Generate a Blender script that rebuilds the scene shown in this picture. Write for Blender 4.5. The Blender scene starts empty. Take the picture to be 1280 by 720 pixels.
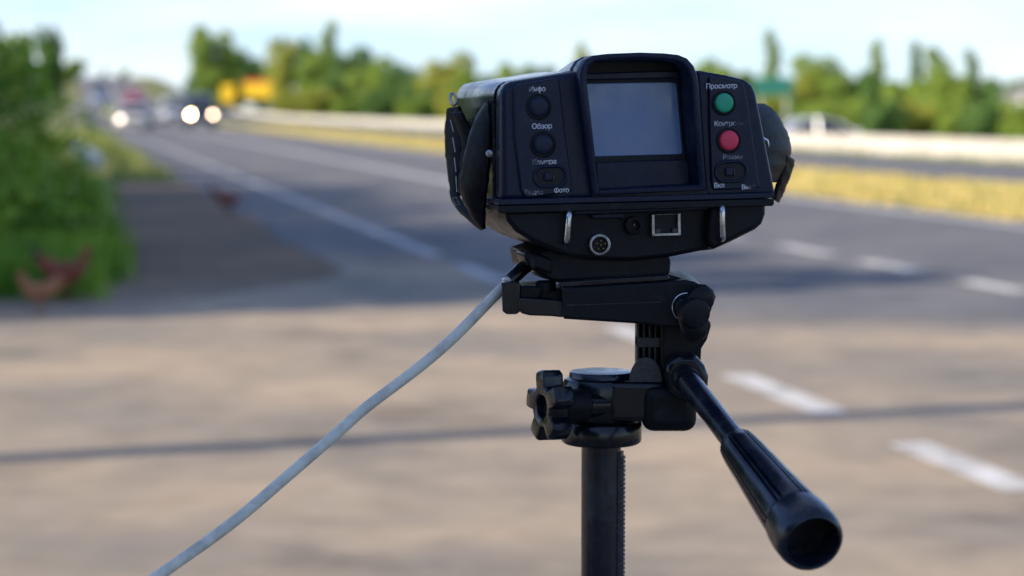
import bpy, bmesh, math, random
import numpy as np
from mathutils import Vector, Matrix, Quaternion

# ------------------------------------------------------------------ camera, world, sun, exposure
SC = bpy.context.scene
COL = SC.collection
R = math.radians
FPX = 2700.0                      # focal length in photograph pixels (1280 wide)
CAMH = 1.30
PITCH = math.atan(225 / FPX)
cam_d = bpy.data.cameras.new('camera')
cam = bpy.data.objects.new('camera', cam_d)
COL.objects.link(cam)
cam.location = (0, 0, CAMH)
cam.rotation_euler = (math.pi / 2 - PITCH, 0, 0)
cam_d.sensor_width = 36
cam_d.lens = FPX / 1280 * 36
cam_d.clip_start = 0.05
cam_d.clip_end = 6000
cam_d.dof.use_dof = True
cam_d.dof.focus_distance = 1.425
cam_d.dof.aperture_fstop = 6.9
cam_d.dof.aperture_blades = 0
SC.camera = cam

SUN_AZ = R(19.0)                  # shadows run to +X, turned this much towards +Y
SUN_EL = R(23.0)
TOSUN = Vector((-math.cos(SUN_EL) * math.cos(SUN_AZ), -math.cos(SUN_EL) * math.sin(SUN_AZ), math.sin(SUN_EL)))
world = bpy.data.worlds.new('World')
SC.world = world
world.use_nodes = True
wn, wl = world.node_tree.nodes, world.node_tree.links
wn.clear()
w_out = wn.new('ShaderNodeOutputWorld')
w_bg = wn.new('ShaderNodeBackground')
w_sky = wn.new('ShaderNodeTexSky')
w_sky.sky_type = 'NISHITA'
w_sky.sun_disc = False
w_sky.sun_elevation = SUN_EL
w_sky.sun_rotation = math.atan2(TOSUN.x, TOSUN.y)
w_sky.air_density = 1.0
w_sky.dust_density = 0.15
w_sky.ozone_density = 4.0
# thin procedural cloud veil over the whole sky
w_tc = wn.new('ShaderNodeTexCoord')
w_map = wn.new('ShaderNodeMapping')
w_map.inputs['Scale'].default_value = (1.6, 1.6, 9.0)
w_noise = wn.new('ShaderNodeTexNoise')
w_noise.inputs['Scale'].default_value = 2.2
w_noise.inputs['Detail'].default_value = 5
w_noise.inputs['Roughness'].default_value = 0.55
w_ramp = wn.new('ShaderNodeValToRGB')
w_ramp.color_ramp.elements[0].position = 0.40
w_ramp.color_ramp.elements[0].color = (0.0, 0.0, 0.0, 1)
w_ramp.color_ramp.elements[1].position = 0.60
w_ramp.color_ramp.elements[1].color = (0.42, 0.42, 0.42, 1)
w_mix = wn.new('ShaderNodeMix')
w_mix.data_type = 'RGBA'
w_mix.inputs[7].default_value = (6.2, 6.7, 6.9, 1)
wl.new(w_tc.outputs['Generated'], w_map.inputs['Vector'])
wl.new(w_map.outputs['Vector'], w_noise.inputs['Vector'])
wl.new(w_noise.outputs['Fac'], w_ramp.inputs['Fac'])
# air whitens towards the horizon, the same all round
w_sep = wn.new('ShaderNodeSeparateXYZ')
wl.new(w_tc.outputs['Generated'], w_sep.inputs[0])
w_hz = wn.new('ShaderNodeMapRange')
w_hz.interpolation_type = 'SMOOTHERSTEP'
w_hz.inputs['From Min'].default_value = 0.0
w_hz.inputs['From Max'].default_value = 0.34
w_hz.inputs['To Min'].default_value = 0.46
w_hz.inputs['To Max'].default_value = 0.0
wl.new(w_sep.outputs['Z'], w_hz.inputs['Value'])
w_add = wn.new('ShaderNodeMath')
w_add.operation = 'ADD'
w_add.use_clamp = True
wl.new(w_ramp.outputs['Color'], w_add.inputs[0])
wl.new(w_hz.outputs['Result'], w_add.inputs[1])
wl.new(w_add.outputs[0], w_mix.inputs[0])
w_tint = wn.new('ShaderNodeMix')
w_tint.data_type = 'RGBA'
w_tint.blend_type = 'MULTIPLY'
w_tint.inputs[0].default_value = 1.0
w_tint.inputs[7].default_value = (0.55, 0.90, 1.45, 1)
wl.new(w_sky.outputs['Color'], w_tint.inputs[6])
wl.new(w_tint.outputs[2], w_mix.inputs[6])
wl.new(w_mix.outputs[2], w_bg.inputs['Color'])
wl.new(w_bg.outputs['Background'], w_out.inputs['Surface'])
w_bg.inputs['Strength'].default_value = 0.09

sun_d = bpy.data.lights.new('sun', 'SUN')
sun_d.energy = 5.0
sun_d.angle = R(0.55)
sun_d.color = (1.0, 0.875, 0.70)
sun = bpy.data.objects.new('sun', sun_d)
COL.objects.link(sun)
sun.rotation_euler = (-TOSUN).to_track_quat('-Z', 'Y').to_euler()

SC.view_settings.view_transform = 'Standard'
SC.view_settings.look = 'None'
SC.view_settings.gamma = 1
SC.view_settings.exposure = 0.98
SC.render.engine = 'CYCLES'
SC.cycles.use_denoising = True
SC.cycles.max_bounces = 8
SC.cycles.sample_clamp_indirect = 6

# ------------------------------------------------------------------ pixel -> place helpers
CF = Vector((0, math.cos(PITCH), -math.sin(PITCH)))
CU = Vector((0, math.sin(PITCH), math.cos(PITCH)))
CO = Vector((0, 0, CAMH))


def ray(px, py):
    return CF + Vector((1, 0, 0)) * ((px - 640) / FPX) + CU * (-(py - 360) / FPX)


def un(px, py, d):
    return CO + ray(px, py) * d


PSI = R(11.65)                    # heading of the road, left of the view
RD = Vector((-math.sin(PSI), math.cos(PSI), 0))
RN = Vector((math.cos(PSI), math.sin(PSI), 0))


def sm(x):
    x = max(0.0, min(1.0, x))
    return x * x * (3 - 2 * x)


def hgt(s, t):
    z = 6.9 * sm((t - 205) / 200) * (1 - 0.8 * sm((s - 14.5) / 9))
    if t > 410:
        z -= (t - 410) * 0.012
        z = max(z, 1.0)
    if s < 0.5:
        z += 1.6 * sm((0.5 - s) / 9) * sm((t - 170) / 120)
    if s > 24.5:
        z -= 0.7 * sm((s - 24.5) / 5)
    return z


def rd(s, t, dz=0.0):
    p = RN * s + RD * t
    return Vector((p.x, p.y, hgt(s, t) + dz))


def st(x, y):
    p = Vector((x, y, 0))
    return p.dot(RN), p.dot(RD)


# ------------------------------------------------------------------ materials
MATS = {}


def mat(name, col=(0.5, 0.5, 0.5), rough=0.6, metal=0.0, noise=None, bump=None, spec=None, emis=None, coat=None, trans=None):
    """noise=(scale, other colour, low, high) mixes a second colour; bump=(scale, strength, distance)"""
    if name in MATS:
        return MATS[name]
    m = bpy.data.materials.new(name)
    m.use_nodes = True
    n, l = m.node_tree.nodes, m.node_tree.links
    b = n['Principled BSDF']
    b.inputs['Base Color'].default_value = (*col, 1)
    b.inputs['Roughness'].default_value = rough
    b.inputs['Metallic'].default_value = metal
    if spec is not None:
        b.inputs['Specular IOR Level'].default_value = spec
    if coat:
        b.inputs['Coat Weight'].default_value = coat
        b.inputs['Coat Roughness'].default_value = 0.06
    if emis:
        b.inputs['Emission Color'].default_value = (*emis[0], 1)
        b.inputs['Emission Strength'].default_value = emis[1]
    if trans:
        b.inputs['Transmission Weight'].default_value = trans
    tc = n.new('ShaderNodeTexCoord')
    if noise:
        t = n.new('ShaderNodeTexNoise')
        t.inputs['Scale'].default_value = noise[0]
        t.inputs['Detail'].default_value = 6
        t.inputs['Roughness'].default_value = 0.6
        r = n.new('ShaderNodeValToRGB')
        r.color_ramp.elements[0].position = noise[2]
        r.color_ramp.elements[1].position = noise[3]
        r.color_ramp.elements[0].color = (*col, 1)
        r.color_ramp.elements[1].color = (*noise[1], 1)
        l.new(tc.outputs['Object'], t.inputs['Vector'])
        l.new(t.outputs['Fac'], r.inputs['Fac'])
        l.new(r.outputs['Color'], b.inputs['Base Color'])
    if bump:
        t2 = n.new('ShaderNodeTexNoise')
        t2.inputs['Scale'].default_value = bump[0]
        t2.inputs['Detail'].default_value = 4
        bp = n.new('ShaderNodeBump')
        bp.inputs['Strength'].default_value = bump[1]
        bp.inputs['Distance'].default_value = bump[2]
        l.new(tc.outputs['Object'], t2.inputs['Vector'])
        l.new(t2.outputs['Fac'], bp.inputs['Height'])
        l.new(bp.outputs['Normal'], b.inputs['Normal'])
    if name in ('black_textured_plastic', 'dark_grey_panel_plastic', 'moulded_black_shell', 'smooth_black_plastic', 'black_anodised_tube', 'display_glass'):
        g1 = n.new('ShaderNodeTexNoise')
        g1.inputs['Scale'].default_value = 38
        g1.inputs['Detail'].default_value = 9
        g1.inputs['Roughness'].default_value = 0.7
        gr = n.new('ShaderNodeMapRange')
        gr.inputs['From Min'].default_value = 0.35
        gr.inputs['From Max'].default_value = 0.70
        gr.inputs['To Min'].default_value = max(0.05, rough - 0.10)
        gr.inputs['To Max'].default_value = rough + 0.16
        l.new(tc.outputs['Object'], g1.inputs['Vector'])
        l.new(g1.outputs['Fac'], gr.inputs['Value'])
        l.new(gr.outputs['Result'], b.inputs['Roughness'])
        if noise and name != 'display_glass':
            dr_ = n.new('ShaderNodeMapRange')
            dr_.inputs['From Min'].default_value = 0.56
            dr_.inputs['From Max'].default_value = 0.78
            dr_.inputs['To Max'].default_value = 0.10
            l.new(g1.outputs['Fac'], dr_.inputs['Value'])
            dm = n.new('ShaderNodeMix')
            dm.data_type = 'RGBA'
            dm.inputs[7].default_value = (0.30, 0.28, 0.25, 1)
            l.new(dr_.outputs['Result'], dm.inputs[0])
            l.new(r.outputs['Color'], dm.inputs[6])
            l.new(dm.outputs[2], b.inputs['Base Color'])
    MATS[name] = m
    return m


def mat_attr(name, attr, cols, rough=0.9, nscale=3.0, bump=None, fine=None, sharp=(0.35, 0.65)):
    """two procedural colour pairs blended by a painted-in-the-mesh attribute roughened with noise"""
    m = bpy.data.materials.new(name)
    m.use_nodes = True
    n, l = m.node_tree.nodes, m.node_tree.links
    b = n['Principled BSDF']
    b.inputs['Roughness'].default_value = rough
    b.inputs['Specular IOR Level'].default_value = 0.25
    tc = n.new('ShaderNodeTexCoord')

    def nz(scale, lo, hi, ca, cb, detail=7):
        t = n.new('ShaderNodeTexNoise')
        t.inputs['Scale'].default_value = scale
        t.inputs['Detail'].default_value = detail
        t.inputs['Roughness'].default_value = 0.62
        r = n.new('ShaderNodeValToRGB')
        r.color_ramp.elements[0].position = lo
        r.color_ramp.elements[1].position = hi
        r.color_ramp.elements[0].color = (*ca, 1)
        r.color_ramp.elements[1].color = (*cb, 1)
        l.new(tc.outputs['Object'], t.inputs['Vector'])
        l.new(t.outputs['Fac'], r.inputs['Fac'])
        return r.outputs['Color'], t.outputs['Fac']
    c1, f1 = nz(nscale, 0.35, 0.65, cols[0], cols[1])
    c2, f2 = nz(nscale * 0.45, 0.36, 0.64, cols[2], cols[3])
    at = n.new('ShaderNodeAttribute')
    at.attribute_name = attr
    ad = n.new('ShaderNodeMath')
    ad.operation = 'MULTIPLY_ADD'
    ad.inputs[1].default_value = 0.55
    l.new(f2, ad.inputs[0])
    l.new(at.outputs['Fac'], ad.inputs[2])
    mr = n.new('ShaderNodeMapRange')
    mr.inputs['From Min'].default_value = sharp[0] + 0.27
    mr.inputs['From Max'].default_value = sharp[1] + 0.27
    l.new(ad.outputs[0], mr.inputs['Value'])
    mx = n.new('ShaderNodeMix')
    mx.data_type = 'RGBA'
    l.new(mr.outputs['Result'], mx.inputs[0])
    l.new(c1, mx.inputs[6])
    l.new(c2, mx.inputs[7])
    outc = mx.outputs[2]
    mp = n.new('ShaderNodeMapping')
    mp.inputs['Scale'].default_value = (0.8, 1.05, 1.0)
    bl = n.new('ShaderNodeTexNoise')
    bl.inputs['Scale'].default_value = 0.9
    bl.inputs['Detail'].default_value = 6
    bl.inputs['Roughness'].default_value = 0.65
    br = n.new('ShaderNodeValToRGB')
    br.color_ramp.elements[0].position = 0.30
    br.color_ramp.elements[0].color = (0.62, 0.62, 0.63, 1)
    br.color_ramp.elements[1].position = 0.62
    br.color_ramp.elements[1].color = (1.16, 1.13, 1.08, 1)
    em = br.color_ramp.elements.new(0.44)
    em.color = (0.97, 0.97, 0.97, 1)
    l.new(tc.outputs['Object'], mp.inputs['Vector'])
    l.new(mp.outputs['Vector'], bl.inputs['Vector'])
    l.new(bl.outputs['Fac'], br.inputs['Fac'])
    mb_ = n.new('ShaderNodeMix')
    mb_.data_type = 'RGBA'
    mb_.blend_type = 'MULTIPLY'
    mb_.inputs[0].default_value = 1
    l.new(outc, mb_.inputs[6])
    l.new(br.outputs['Color'], mb_.inputs[7])
    outc = mb_.outputs[2]
    if fine:
        g = n.new('ShaderNodeTexNoise')
        g.inputs['Scale'].default_value = fine[0]
        g.inputs['Detail'].default_value = 3
        gr = n.new('ShaderNodeMapRange')
        gr.inputs['To Min'].default_value = 1 - fine[1]
        gr.inputs['To Max'].default_value = 1 + fine[1]
        l.new(tc.outputs['Object'], g.inputs['Vector'])
        l.new(g.outputs['Fac'], gr.inputs['Value'])
        m2 = n.new('ShaderNodeMix')
        m2.data_type = 'RGBA'
        m2.blend_type = 'MULTIPLY'
        m2.inputs[0].default_value = 1
        l.new(outc, m2.inputs[6])
        l.new(gr.outputs['Result'], m2.inputs[7])
        outc = m2.outputs[2]
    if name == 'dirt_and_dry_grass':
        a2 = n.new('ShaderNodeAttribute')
        a2.attribute_name = 'soil_dim'
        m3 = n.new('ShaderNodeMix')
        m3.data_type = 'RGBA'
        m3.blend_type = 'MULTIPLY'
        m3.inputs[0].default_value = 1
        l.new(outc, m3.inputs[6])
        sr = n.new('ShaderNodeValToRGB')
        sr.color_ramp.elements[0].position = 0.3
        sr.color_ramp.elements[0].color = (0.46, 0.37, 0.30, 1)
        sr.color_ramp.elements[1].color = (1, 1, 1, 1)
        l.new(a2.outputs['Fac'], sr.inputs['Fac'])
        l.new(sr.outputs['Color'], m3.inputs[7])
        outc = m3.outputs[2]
    l.new(outc, b.inputs['Base Color'])
    if bump:
        t2 = n.new('ShaderNodeTexNoise')
        t2.inputs['Scale'].default_value = bump[0]
        t2.inputs['Detail'].default_value = 5
        bp = n.new('ShaderNodeBump')
        bp.inputs['Strength'].default_value = bump[1]
        bp.inputs['Distance'].default_value = bump[2]
        l.new(tc.outputs['Object'], t2.inputs['Vector'])
        l.new(t2.outputs['Fac'], bp.inputs['Height'])
        l.new(bp.outputs['Normal'], b.inputs['Normal'])
    return m


def leaf_mat(name, a, b_, trans=0.18):
    m = bpy.data.materials.new(name)
    m.use_nodes = True
    n, l = m.node_tree.nodes, m.node_tree.links
    b = n['Principled BSDF']
    b.inputs['Roughness'].default_value = 0.55
    b.inputs['Specular IOR Level'].default_value = 0.3
    tc = n.new('ShaderNodeTexCoord')
    t = n.new('ShaderNodeTexNoise')
    t.inputs['Scale'].default_value = 1.1
    t.inputs['Detail'].default_value = 4
    r = n.new('ShaderNodeValToRGB')
    r.color_ramp.elements[0].position = 0.38
    r.color_ramp.elements[1].position = 0.62
    r.color_ramp.elements[0].color = (*a, 1)
    r.color_ramp.elements[1].color = (*b_, 1)
    l.new(tc.outputs['Object'], t.inputs['Vector'])
    l.new(t.outputs['Fac'], r.inputs['Fac'])
    l.new(r.outputs['Color'], b.inputs['Base Color'])
    tr = n.new('ShaderNodeBsdfTranslucent')
    l.new(r.outputs['Color'], tr.inputs['Color'])
    mx = n.new('ShaderNodeMixShader')
    mx.inputs[0].default_value = trans
    l.new(b.outputs['BSDF'], mx.inputs[1])
    l.new(tr.outputs['BSDF'], mx.inputs[2])
    l.new(mx.outputs['Shader'], n['Material Output'].inputs['Surface'])
    return m


BLACK = mat('black_textured_plastic', (0.0055, 0.0065, 0.009), 0.40, spec=.16, noise=(900, (0.009, 0.010, 0.013), 0.4, 0.6), bump=(2600, 0.10, 0.0003))
FACE = mat('dark_grey_panel_plastic', (0.005, 0.010, 0.026), 0.30, spec=.22, noise=(700, (0.008, 0.016, 0.038), 0.4, 0.6), bump=(2300, 0.12, 0.0003))
GLOSSB = mat('smooth_black_plastic', (0.003, 0.005, 0.009), 0.20, spec=.40, noise=(220, (0.008, 0.009, 0.011), 0.4, 0.7), bump=(1500, 0.04, 0.0002))
HOUS = mat('moulded_black_shell', (0.004, 0.007, 0.015), 0.20, spec=.55, noise=(700, (0.009, 0.011, 0.016), 0.4, 0.6), bump=(2600, 0.06, 0.0003))
PITB = mat('black_interior', (0.004, 0.004, 0.005), 0.7, noise=(300, (0.006, 0.006, 0.007), 0.4, 0.6))
LEATH = mat('black_leather', (0.003, 0.004, 0.006), 0.46, spec=.10, noise=(160, (0.008, 0.009, 0.012), 0.45, 0.7), bump=(420, 0.35, 0.0008))
METAL = mat('worn_bright_steel', (0.62, 0.64, 0.66), 0.26, 1.0, noise=(300, (0.36, 0.37, 0.38), 0.4, 0.65), bump=(500, 0.15, 0.0004))
DULLM = mat('dull_nickel', (0.42, 0.41, 0.40), 0.36, 1.0, noise=(260, (0.28, 0.27, 0.25), 0.4, 0.6))
BRASS = mat('brass_pin', (0.55, 0.40, 0.16), 0.35, 1.0, noise=(400, (0.4, 0.3, 0.12), 0.4, 0.6))
TUBE = mat('black_anodised_tube', (0.003, 0.006, 0.014), 0.25, spec=.45, noise=(60, (0.009, 0.012, 0.018), 0.4, 0.7), bump=(900, 0.05, 0.0002))
RIBM = mat('matte_grey_bracket', (0.05, 0.05, 0.052), 0.55, noise=(300, (0.03, 0.03, 0.03), 0.4, 0.6))
CABLE = mat('grey_cable_sheath', (0.66, 0.65, 0.54), 0.45, noise=(70, (0.40, 0.39, 0.33), 0.42, 0.7), bump=(260, 0.2, 0.0006))
GREENB = mat('green_button_rubber', (0.010, 0.36, 0.19), 0.45, noise=(400, (0.012, 0.32, 0.17), 0.4, 0.6))
REDB = mat('red_button_rubber', (0.72, 0.030, 0.085), 0.45, noise=(400, (0.64, 0.028, 0.075), 0.4, 0.6))
SCREEN = mat('display_glass', (0.10, 0.185, 0.35), 0.20, noise=(30, (0.125, 0.21, 0.38), 0.4, 0.7), spec=0.6)


def text_mat(name, wear, lo=0.45, hi=0.6):
    """white print, worn away by noise and (wear) towards one end"""
    m = bpy.data.materials.new(name)
    m.use_nodes = True
    n, l = m.node_tree.nodes, m.node_tree.links
    b = n['Principled BSDF']
    b.inputs['Roughness'].default_value = 0.6
    tc = n.new('ShaderNodeTexCoord')
    t = n.new('ShaderNodeTexNoise')
    t.inputs['Scale'].default_value = 260
    t.inputs['Detail'].default_value = 5
    l.new(tc.outputs['Object'], t.inputs['Vector'])
    sx = n.new('ShaderNodeSeparateXYZ')
    l.new(tc.outputs['Generated'], sx.inputs[0])
    ma = n.new('ShaderNodeMath')
    ma.operation = 'MULTIPLY_ADD'
    ma.inputs[1].default_value = wear
    l.new(sx.outputs['X'], ma.inputs[0])
    l.new(t.outputs['Fac'], ma.inputs[2])
    r = n.new('ShaderNodeValToRGB')
    r.color_ramp.elements[0].position = lo
    r.color_ramp.elements[1].position = hi
    r.color_ramp.elements[0].color = (0.60, 0.62, 0.64, 1)
    r.color_ramp.elements[1].color = (0.045, 0.048, 0.055, 1)
    l.new(ma.outputs[0], r.inputs['Fac'])
    l.new(r.outputs['Color'], b.inputs['Base Color'])
    return m


TXT = text_mat('white_print', 0.0, 0.56, 1.05)
TXT_R = text_mat('white_print_worn_right', 0.45, 0.60, 0.86)
TXT_L = text_mat('white_print_worn_left', -0.45, 0.20, 0.62)
TXT_D = text_mat('white_print_rubbed_off', -0.10, 0.16, 0.58)

# ------------------------------------------------------------------ mesh builder


class MB:
    def __init__(self):
        self.v, self.f = [], []

    def add(self, vs, fs):
        o = len(self.v)
        self.v += [tuple(p) for p in vs]
        self.f += [tuple(i + o for i in f) for f in fs]

    def box(self, a, b):
        (x0, y0, z0), (x1, y1, z1) = a, b
        self.hexa([(x0, y0, z0), (x1, y0, z0), (x1, y1, z0), (x0, y1, z0),
                   (x0, y0, z1), (x1, y0, z1), (x1, y1, z1), (x0, y1, z1)])
        return self

    def hexa(self, p):
        self.add(p, [(0, 3, 2, 1), (4, 5, 6, 7), (0, 1, 5, 4), (1, 2, 6, 5), (2, 3, 7, 6), (3, 0, 4, 7)])

    def loft(self, rings, cap=True, closed=True):
        n = len(rings[0])
        vs = [p for r in rings for p in r]
        fs = []
        for i in range(len(rings) - 1):
            for j in range(n if closed else n - 1):
                k = (j + 1) % n
                fs.append((i * n + j, i * n + k, (i + 1) * n + k, (i + 1) * n + j))
        if cap:
            fs.append(tuple(reversed(range(n))))
            fs.append(tuple((len(rings) - 1) * n + j for j in range(n)))
        self.add(vs, fs)
        return self

    def prism(self, poly, y0, y1):
        """poly: [(x,z)] ; extruded along y"""
        return self.loft([[(x, y0, z) for x, z in poly], [(x, y1, z) for x, z in poly]])

    def lathe(self, o, ax, prof, seg=40, mod=None, cap=True):
        """prof: [(distance along axis, radius)]"""
        o, ax = Vector(o), Vector(ax).normalized()
        u = ax.orthogonal().normalized()
        if abs(ax.z) < 0.9:
            u = Vector((0, 0, 1)).cross(ax).normalized()
        w = ax.cross(u)
        rings = []
        for i, (d, r) in enumerate(prof):
            ring = []
            for j in range(seg):
                a = 2 * math.pi * j / seg
                rr = r * (mod(i, a) if mod else 1)
                ring.append(o + ax * d + (u * math.cos(a) + w * math.sin(a)) * rr)
            rings.append(ring)
        return self.loft(rings, cap)

    def tube(self, pts, rad, seg=12, cap=True, closed=False):
        pts = [Vector(p) for p in pts]
        n = len(pts)
        if not isinstance(rad, (list, tuple)):
            rad = [rad] * n
        rings = []
        prev = None
        for i in range(n):
            if closed:
                d = pts[(i + 1) % n] - pts[i - 1]
            else:
                d = pts[min(i + 1, n - 1)] - pts[max(i - 1, 0)]
            d.normalize()
            u = prev - d * prev.dot(d) if prev is not None else d.orthogonal()
            u.normalize()
            prev = u
            w = d.cross(u)
            rings.append([pts[i] + (u * math.cos(2 * math.pi * j / seg) + w * math.sin(2 * math.pi * j / seg)) * rad[i] for j in range(seg)])
        if closed:
            rings.append(rings[0])
            cap = False
        return self.loft(rings, cap)

    def grid(self, rows):
        n = len(rows[0])
        vs = [p for r in rows for p in r]
        fs = [(i * n + j, i * n + j + 1, (i + 1) * n + j + 1, (i + 1) * n + j) for i in range(len(rows) - 1) for j in range(n - 1)]
        self.add(vs, fs)
        return self

    def mesh(self, name, m, smooth=40, fix=True):
        me = bpy.data.meshes.new(name)
        me.from_pydata(self.v, [], self.f)
        if fix:
            bm = bmesh.new()
            bm.from_mesh(me)
            bmesh.ops.remove_doubles(bm, verts=bm.verts, dist=1e-6)
            bmesh.ops.recalc_face_normals(bm, faces=bm.faces)
            bm.to_mesh(me)
            bm.free()
        if smooth:
            me.polygons.foreach_set('use_smooth', [True] * len(me.polygons))
            me.set_sharp_from_angle(angle=R(smooth))
        me.materials.append(m)
        return me

    def build(self, name, m, parent=None, bevel=0, seg=3, smooth=40, solid=0, fix=True):
        o = bpy.data.objects.new(name, self.mesh(name, m, smooth, fix))
        COL.objects.link(o)
        if parent is not None:
            o.parent = parent
        if solid:
            md = o.modifiers.new('solid', 'SOLIDIFY')
            md.thickness = solid
            md.offset = 0
        if bevel:
            md = o.modifiers.new('bevel', 'BEVEL')
            md.width = bevel
            md.segments = seg
            md.limit_method = 'ANGLE'
            md.angle_limit = R(32)
            md.harden_normals = False
            md.use_clamp_overlap = True
        return o


def tag(o, label=None, cat=None, group=None, kind=None):
    if label:
        o['label'] = label
    if cat:
        o['category'] = cat
    if group:
        o['group'] = group
    if kind:
        o['kind'] = kind
    return o


def thing(name, label, cat, loc=(0, 0, 0), rz=0.0, group=None):
    o = bpy.data.objects.new(name, None)
    o.empty_display_size = 0.1
    COL.objects.link(o)
    o.location = loc
    o.rotation_euler = (0, 0, rz)
    return tag(o, label, cat, group)


def copy_tree(o, parent=None):
    c = o.copy()
    COL.objects.link(c)
    c.parent = parent
    for ch in o.children:
        copy_tree(ch, c)
    return c


def chaikin(p, it=2, closed=True):
    p = [Vector(q) for q in p]
    for _ in range(it):
        n = len(p)
        q = []
        for i in range(n if closed else n - 1):
            a, b = p[i], p[(i + 1) % n]
            q += [a * 0.75 + b * 0.25, a * 0.25 + b * 0.75]
        if not closed:
            q = [p[0]] + q + [p[-1]]
        p = q
    return p


def spline(p, n=8):
    """Catmull-Rom through the points"""
    p = [Vector(q) for q in p]
    e = [p[0] * 2 - p[1]] + p + [p[-1] * 2 - p[-2]]
    out = []
    for i in range(1, len(e) - 2):
        for k in range(n):
            t = k / n
            a, b, c, d = e[i - 1], e[i], e[i + 1], e[i + 2]
            out.append(0.5 * ((2 * b) + (c - a) * t + (2 * a - 5 * b + 4 * c - d) * t * t + (3 * b - a - 3 * c + d) * t ** 3))
    out.append(p[-1])
    return out


# ------------------------------------------------------------------ ground, roads, markings
def axis_vals(spec):
    out = []
    for a, b, step in spec:
        n = max(1, int(round((b - a) / step)))
        out += [a + (b - a) * i / n for i in range(n)]
    out.append(spec[-1][1])
    return out


def strip_mesh(name, ss, ts, dz, m, attr=None, attr_fn=None, edge_jit=0, attr2=None, attr2_fn=None, left=None):
    rnd = random.Random(3)
    vs, fs, av, av2 = [], [], [], []
    if edge_jit:                                # turned-down edges: the sheet has a thickness
        ss = [ss[0] - .015] + ss + [ss[-1] + .015]
    for t in ts:
        ja, jb = rnd.uniform(-edge_jit, edge_jit), rnd.uniform(-edge_jit, edge_jit)
        for k, s in enumerate(ss):
            s2 = s + ((ja if k < 2 else jb if k > len(ss) - 3 else 0) if edge_jit else 0)
            if left and s2 < 3.4:
                s2 = 3.4 - (3.4 - s2) / 1.3 * (3.4 - left(t))
                s = s2
            vs.append(rd(s2, t, dz - (.14 if edge_jit and k in (0, len(ss) - 1) else 0)))
            if attr:
                av.append(attr_fn(s, t))
            if attr2:
                av2.append(attr2_fn(s, t))
    n = len(ss)
    for i in range(len(ts) - 1):
        for j in range(n - 1):
            fs.append((i * n + j, i * n + j + 1, (i + 1) * n + j + 1, (i + 1) * n + j))
    me = bpy.data.meshes.new(name)
    me.from_pydata([tuple(v) for v in vs], [], fs)
    if attr:
        a = me.attributes.new(attr, 'FLOAT', 'POINT')
        a.data.foreach_set('value', av)
    if attr2:
        a = me.attributes.new(attr2, 'FLOAT', 'POINT')
        a.data.foreach_set('value', av2)
    me.polygons.foreach_set('use_smooth', [not edge_jit] * len(me.polygons))
    me.materials.append(m)
    o = bpy.data.objects.new(name, me)
    COL.objects.link(o)
    return o


M_GROUND = mat_attr('dirt_and_dry_grass', 'gravel',
                    ((0.07, 0.11, 0.030), (0.22, 0.20, 0.08), (0.200, 0.178, 0.146), (0.365, 0.285, 0.196)), 0.95, 0.8,
                    bump=(18, 0.5, 0.02), fine=(3.6, 0.42))
M_ROAD = mat_attr('worn_asphalt', 'dust',
                  ((0.105, 0.105, 0.108), (0.150, 0.147, 0.145), (0.200, 0.178, 0.146), (0.365, 0.285, 0.196)), 0.85, 0.8,
                  bump=(120, 0.5, 0.006), fine=(4.2, 0.32), sharp=(0.25, 0.75))
M_PAINT = mat('worn_white_road_paint', (0.56, 0.54, 0.50), 0.75, noise=(4.5, (0.30, 0.28, 0.25), 0.42, 0.66), bump=(80, 0.3, 0.003))


def gravel_fn(s, t):
    g = 0.0
    if -7 < s < 3:
        g = sm((s + 4.6 - 0.012 * max(0, t)) / 1.6) * (1 - sm((t - 40) / 25))
        if t < 15.5:
            g = max(g, sm((s + 14) / 3))
    if 9.5 < s < 11.0:
        g = max(g, 0.75)
    if 21.5 < s < 22.6:
        g = max(g, 0.4)
    if t < 4:  # unseen ground behind the camera made grass, to cut the bounce onto the device
        g *= sm((t - 1) / 3)
    return g


def soil_dim_fn(s, t):
    """darker trodden earth on the verge past the junction, pale dust on the junction itself; added dimming behind the camera"""
    return 1.0 - 0.58 * sm((t - 13.0 - .25 * math.sin(s * 1.7)) / 4.0) * (1 - sm((t - 34) / 12)) * (1 if s < 6 else 0) - 0.4 * (1 - sm((t + 1) / 4)) * (1 if s < 6 else 0)  # last term: darkening added behind the camera to dull reflections on the device


ss = axis_vals([(-1500, -200, 260), (-200, -40, 20), (-40, -12, 4), (-12, 4, 0.5), (4, 30, 1.3), (30, 120, 10), (120, 1500, 230)])
ts = axis_vals([(-60, 0, 6), (0, 40, 0.8), (40, 120, 4), (120, 460, 10), (460, 800, 60), (800, 3200, 400)])
gnd = tag(strip_mesh('ground', ss, ts, -0.004, M_GROUND, 'gravel', gravel_fn, 0, 'soil_dim', soil_dim_fn), kind='structure')
for v in gnd.data.vertices:                     # the roads' bed
    s_, t_ = st(v.co.x, v.co.y)
    if ((2.8 < s_ < 10.1 or 15.9 < s_ < 21.4) and t_ < 445) or (-16.5 < s_ < 5 and t_ < 12.4):
        v.co.z -= 0.10


def dust_fn(s, t):
    d = 1 - sm((t - 10.6 + 0.45 * (s - 3)) / 5.0)
    if s < 3.2:
        d = max(d, 1 - sm((t - 15) / 6))
    d = max(d, (1 - sm((s - 2.2) / 1.1)) * 0.25)
    return d


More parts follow.
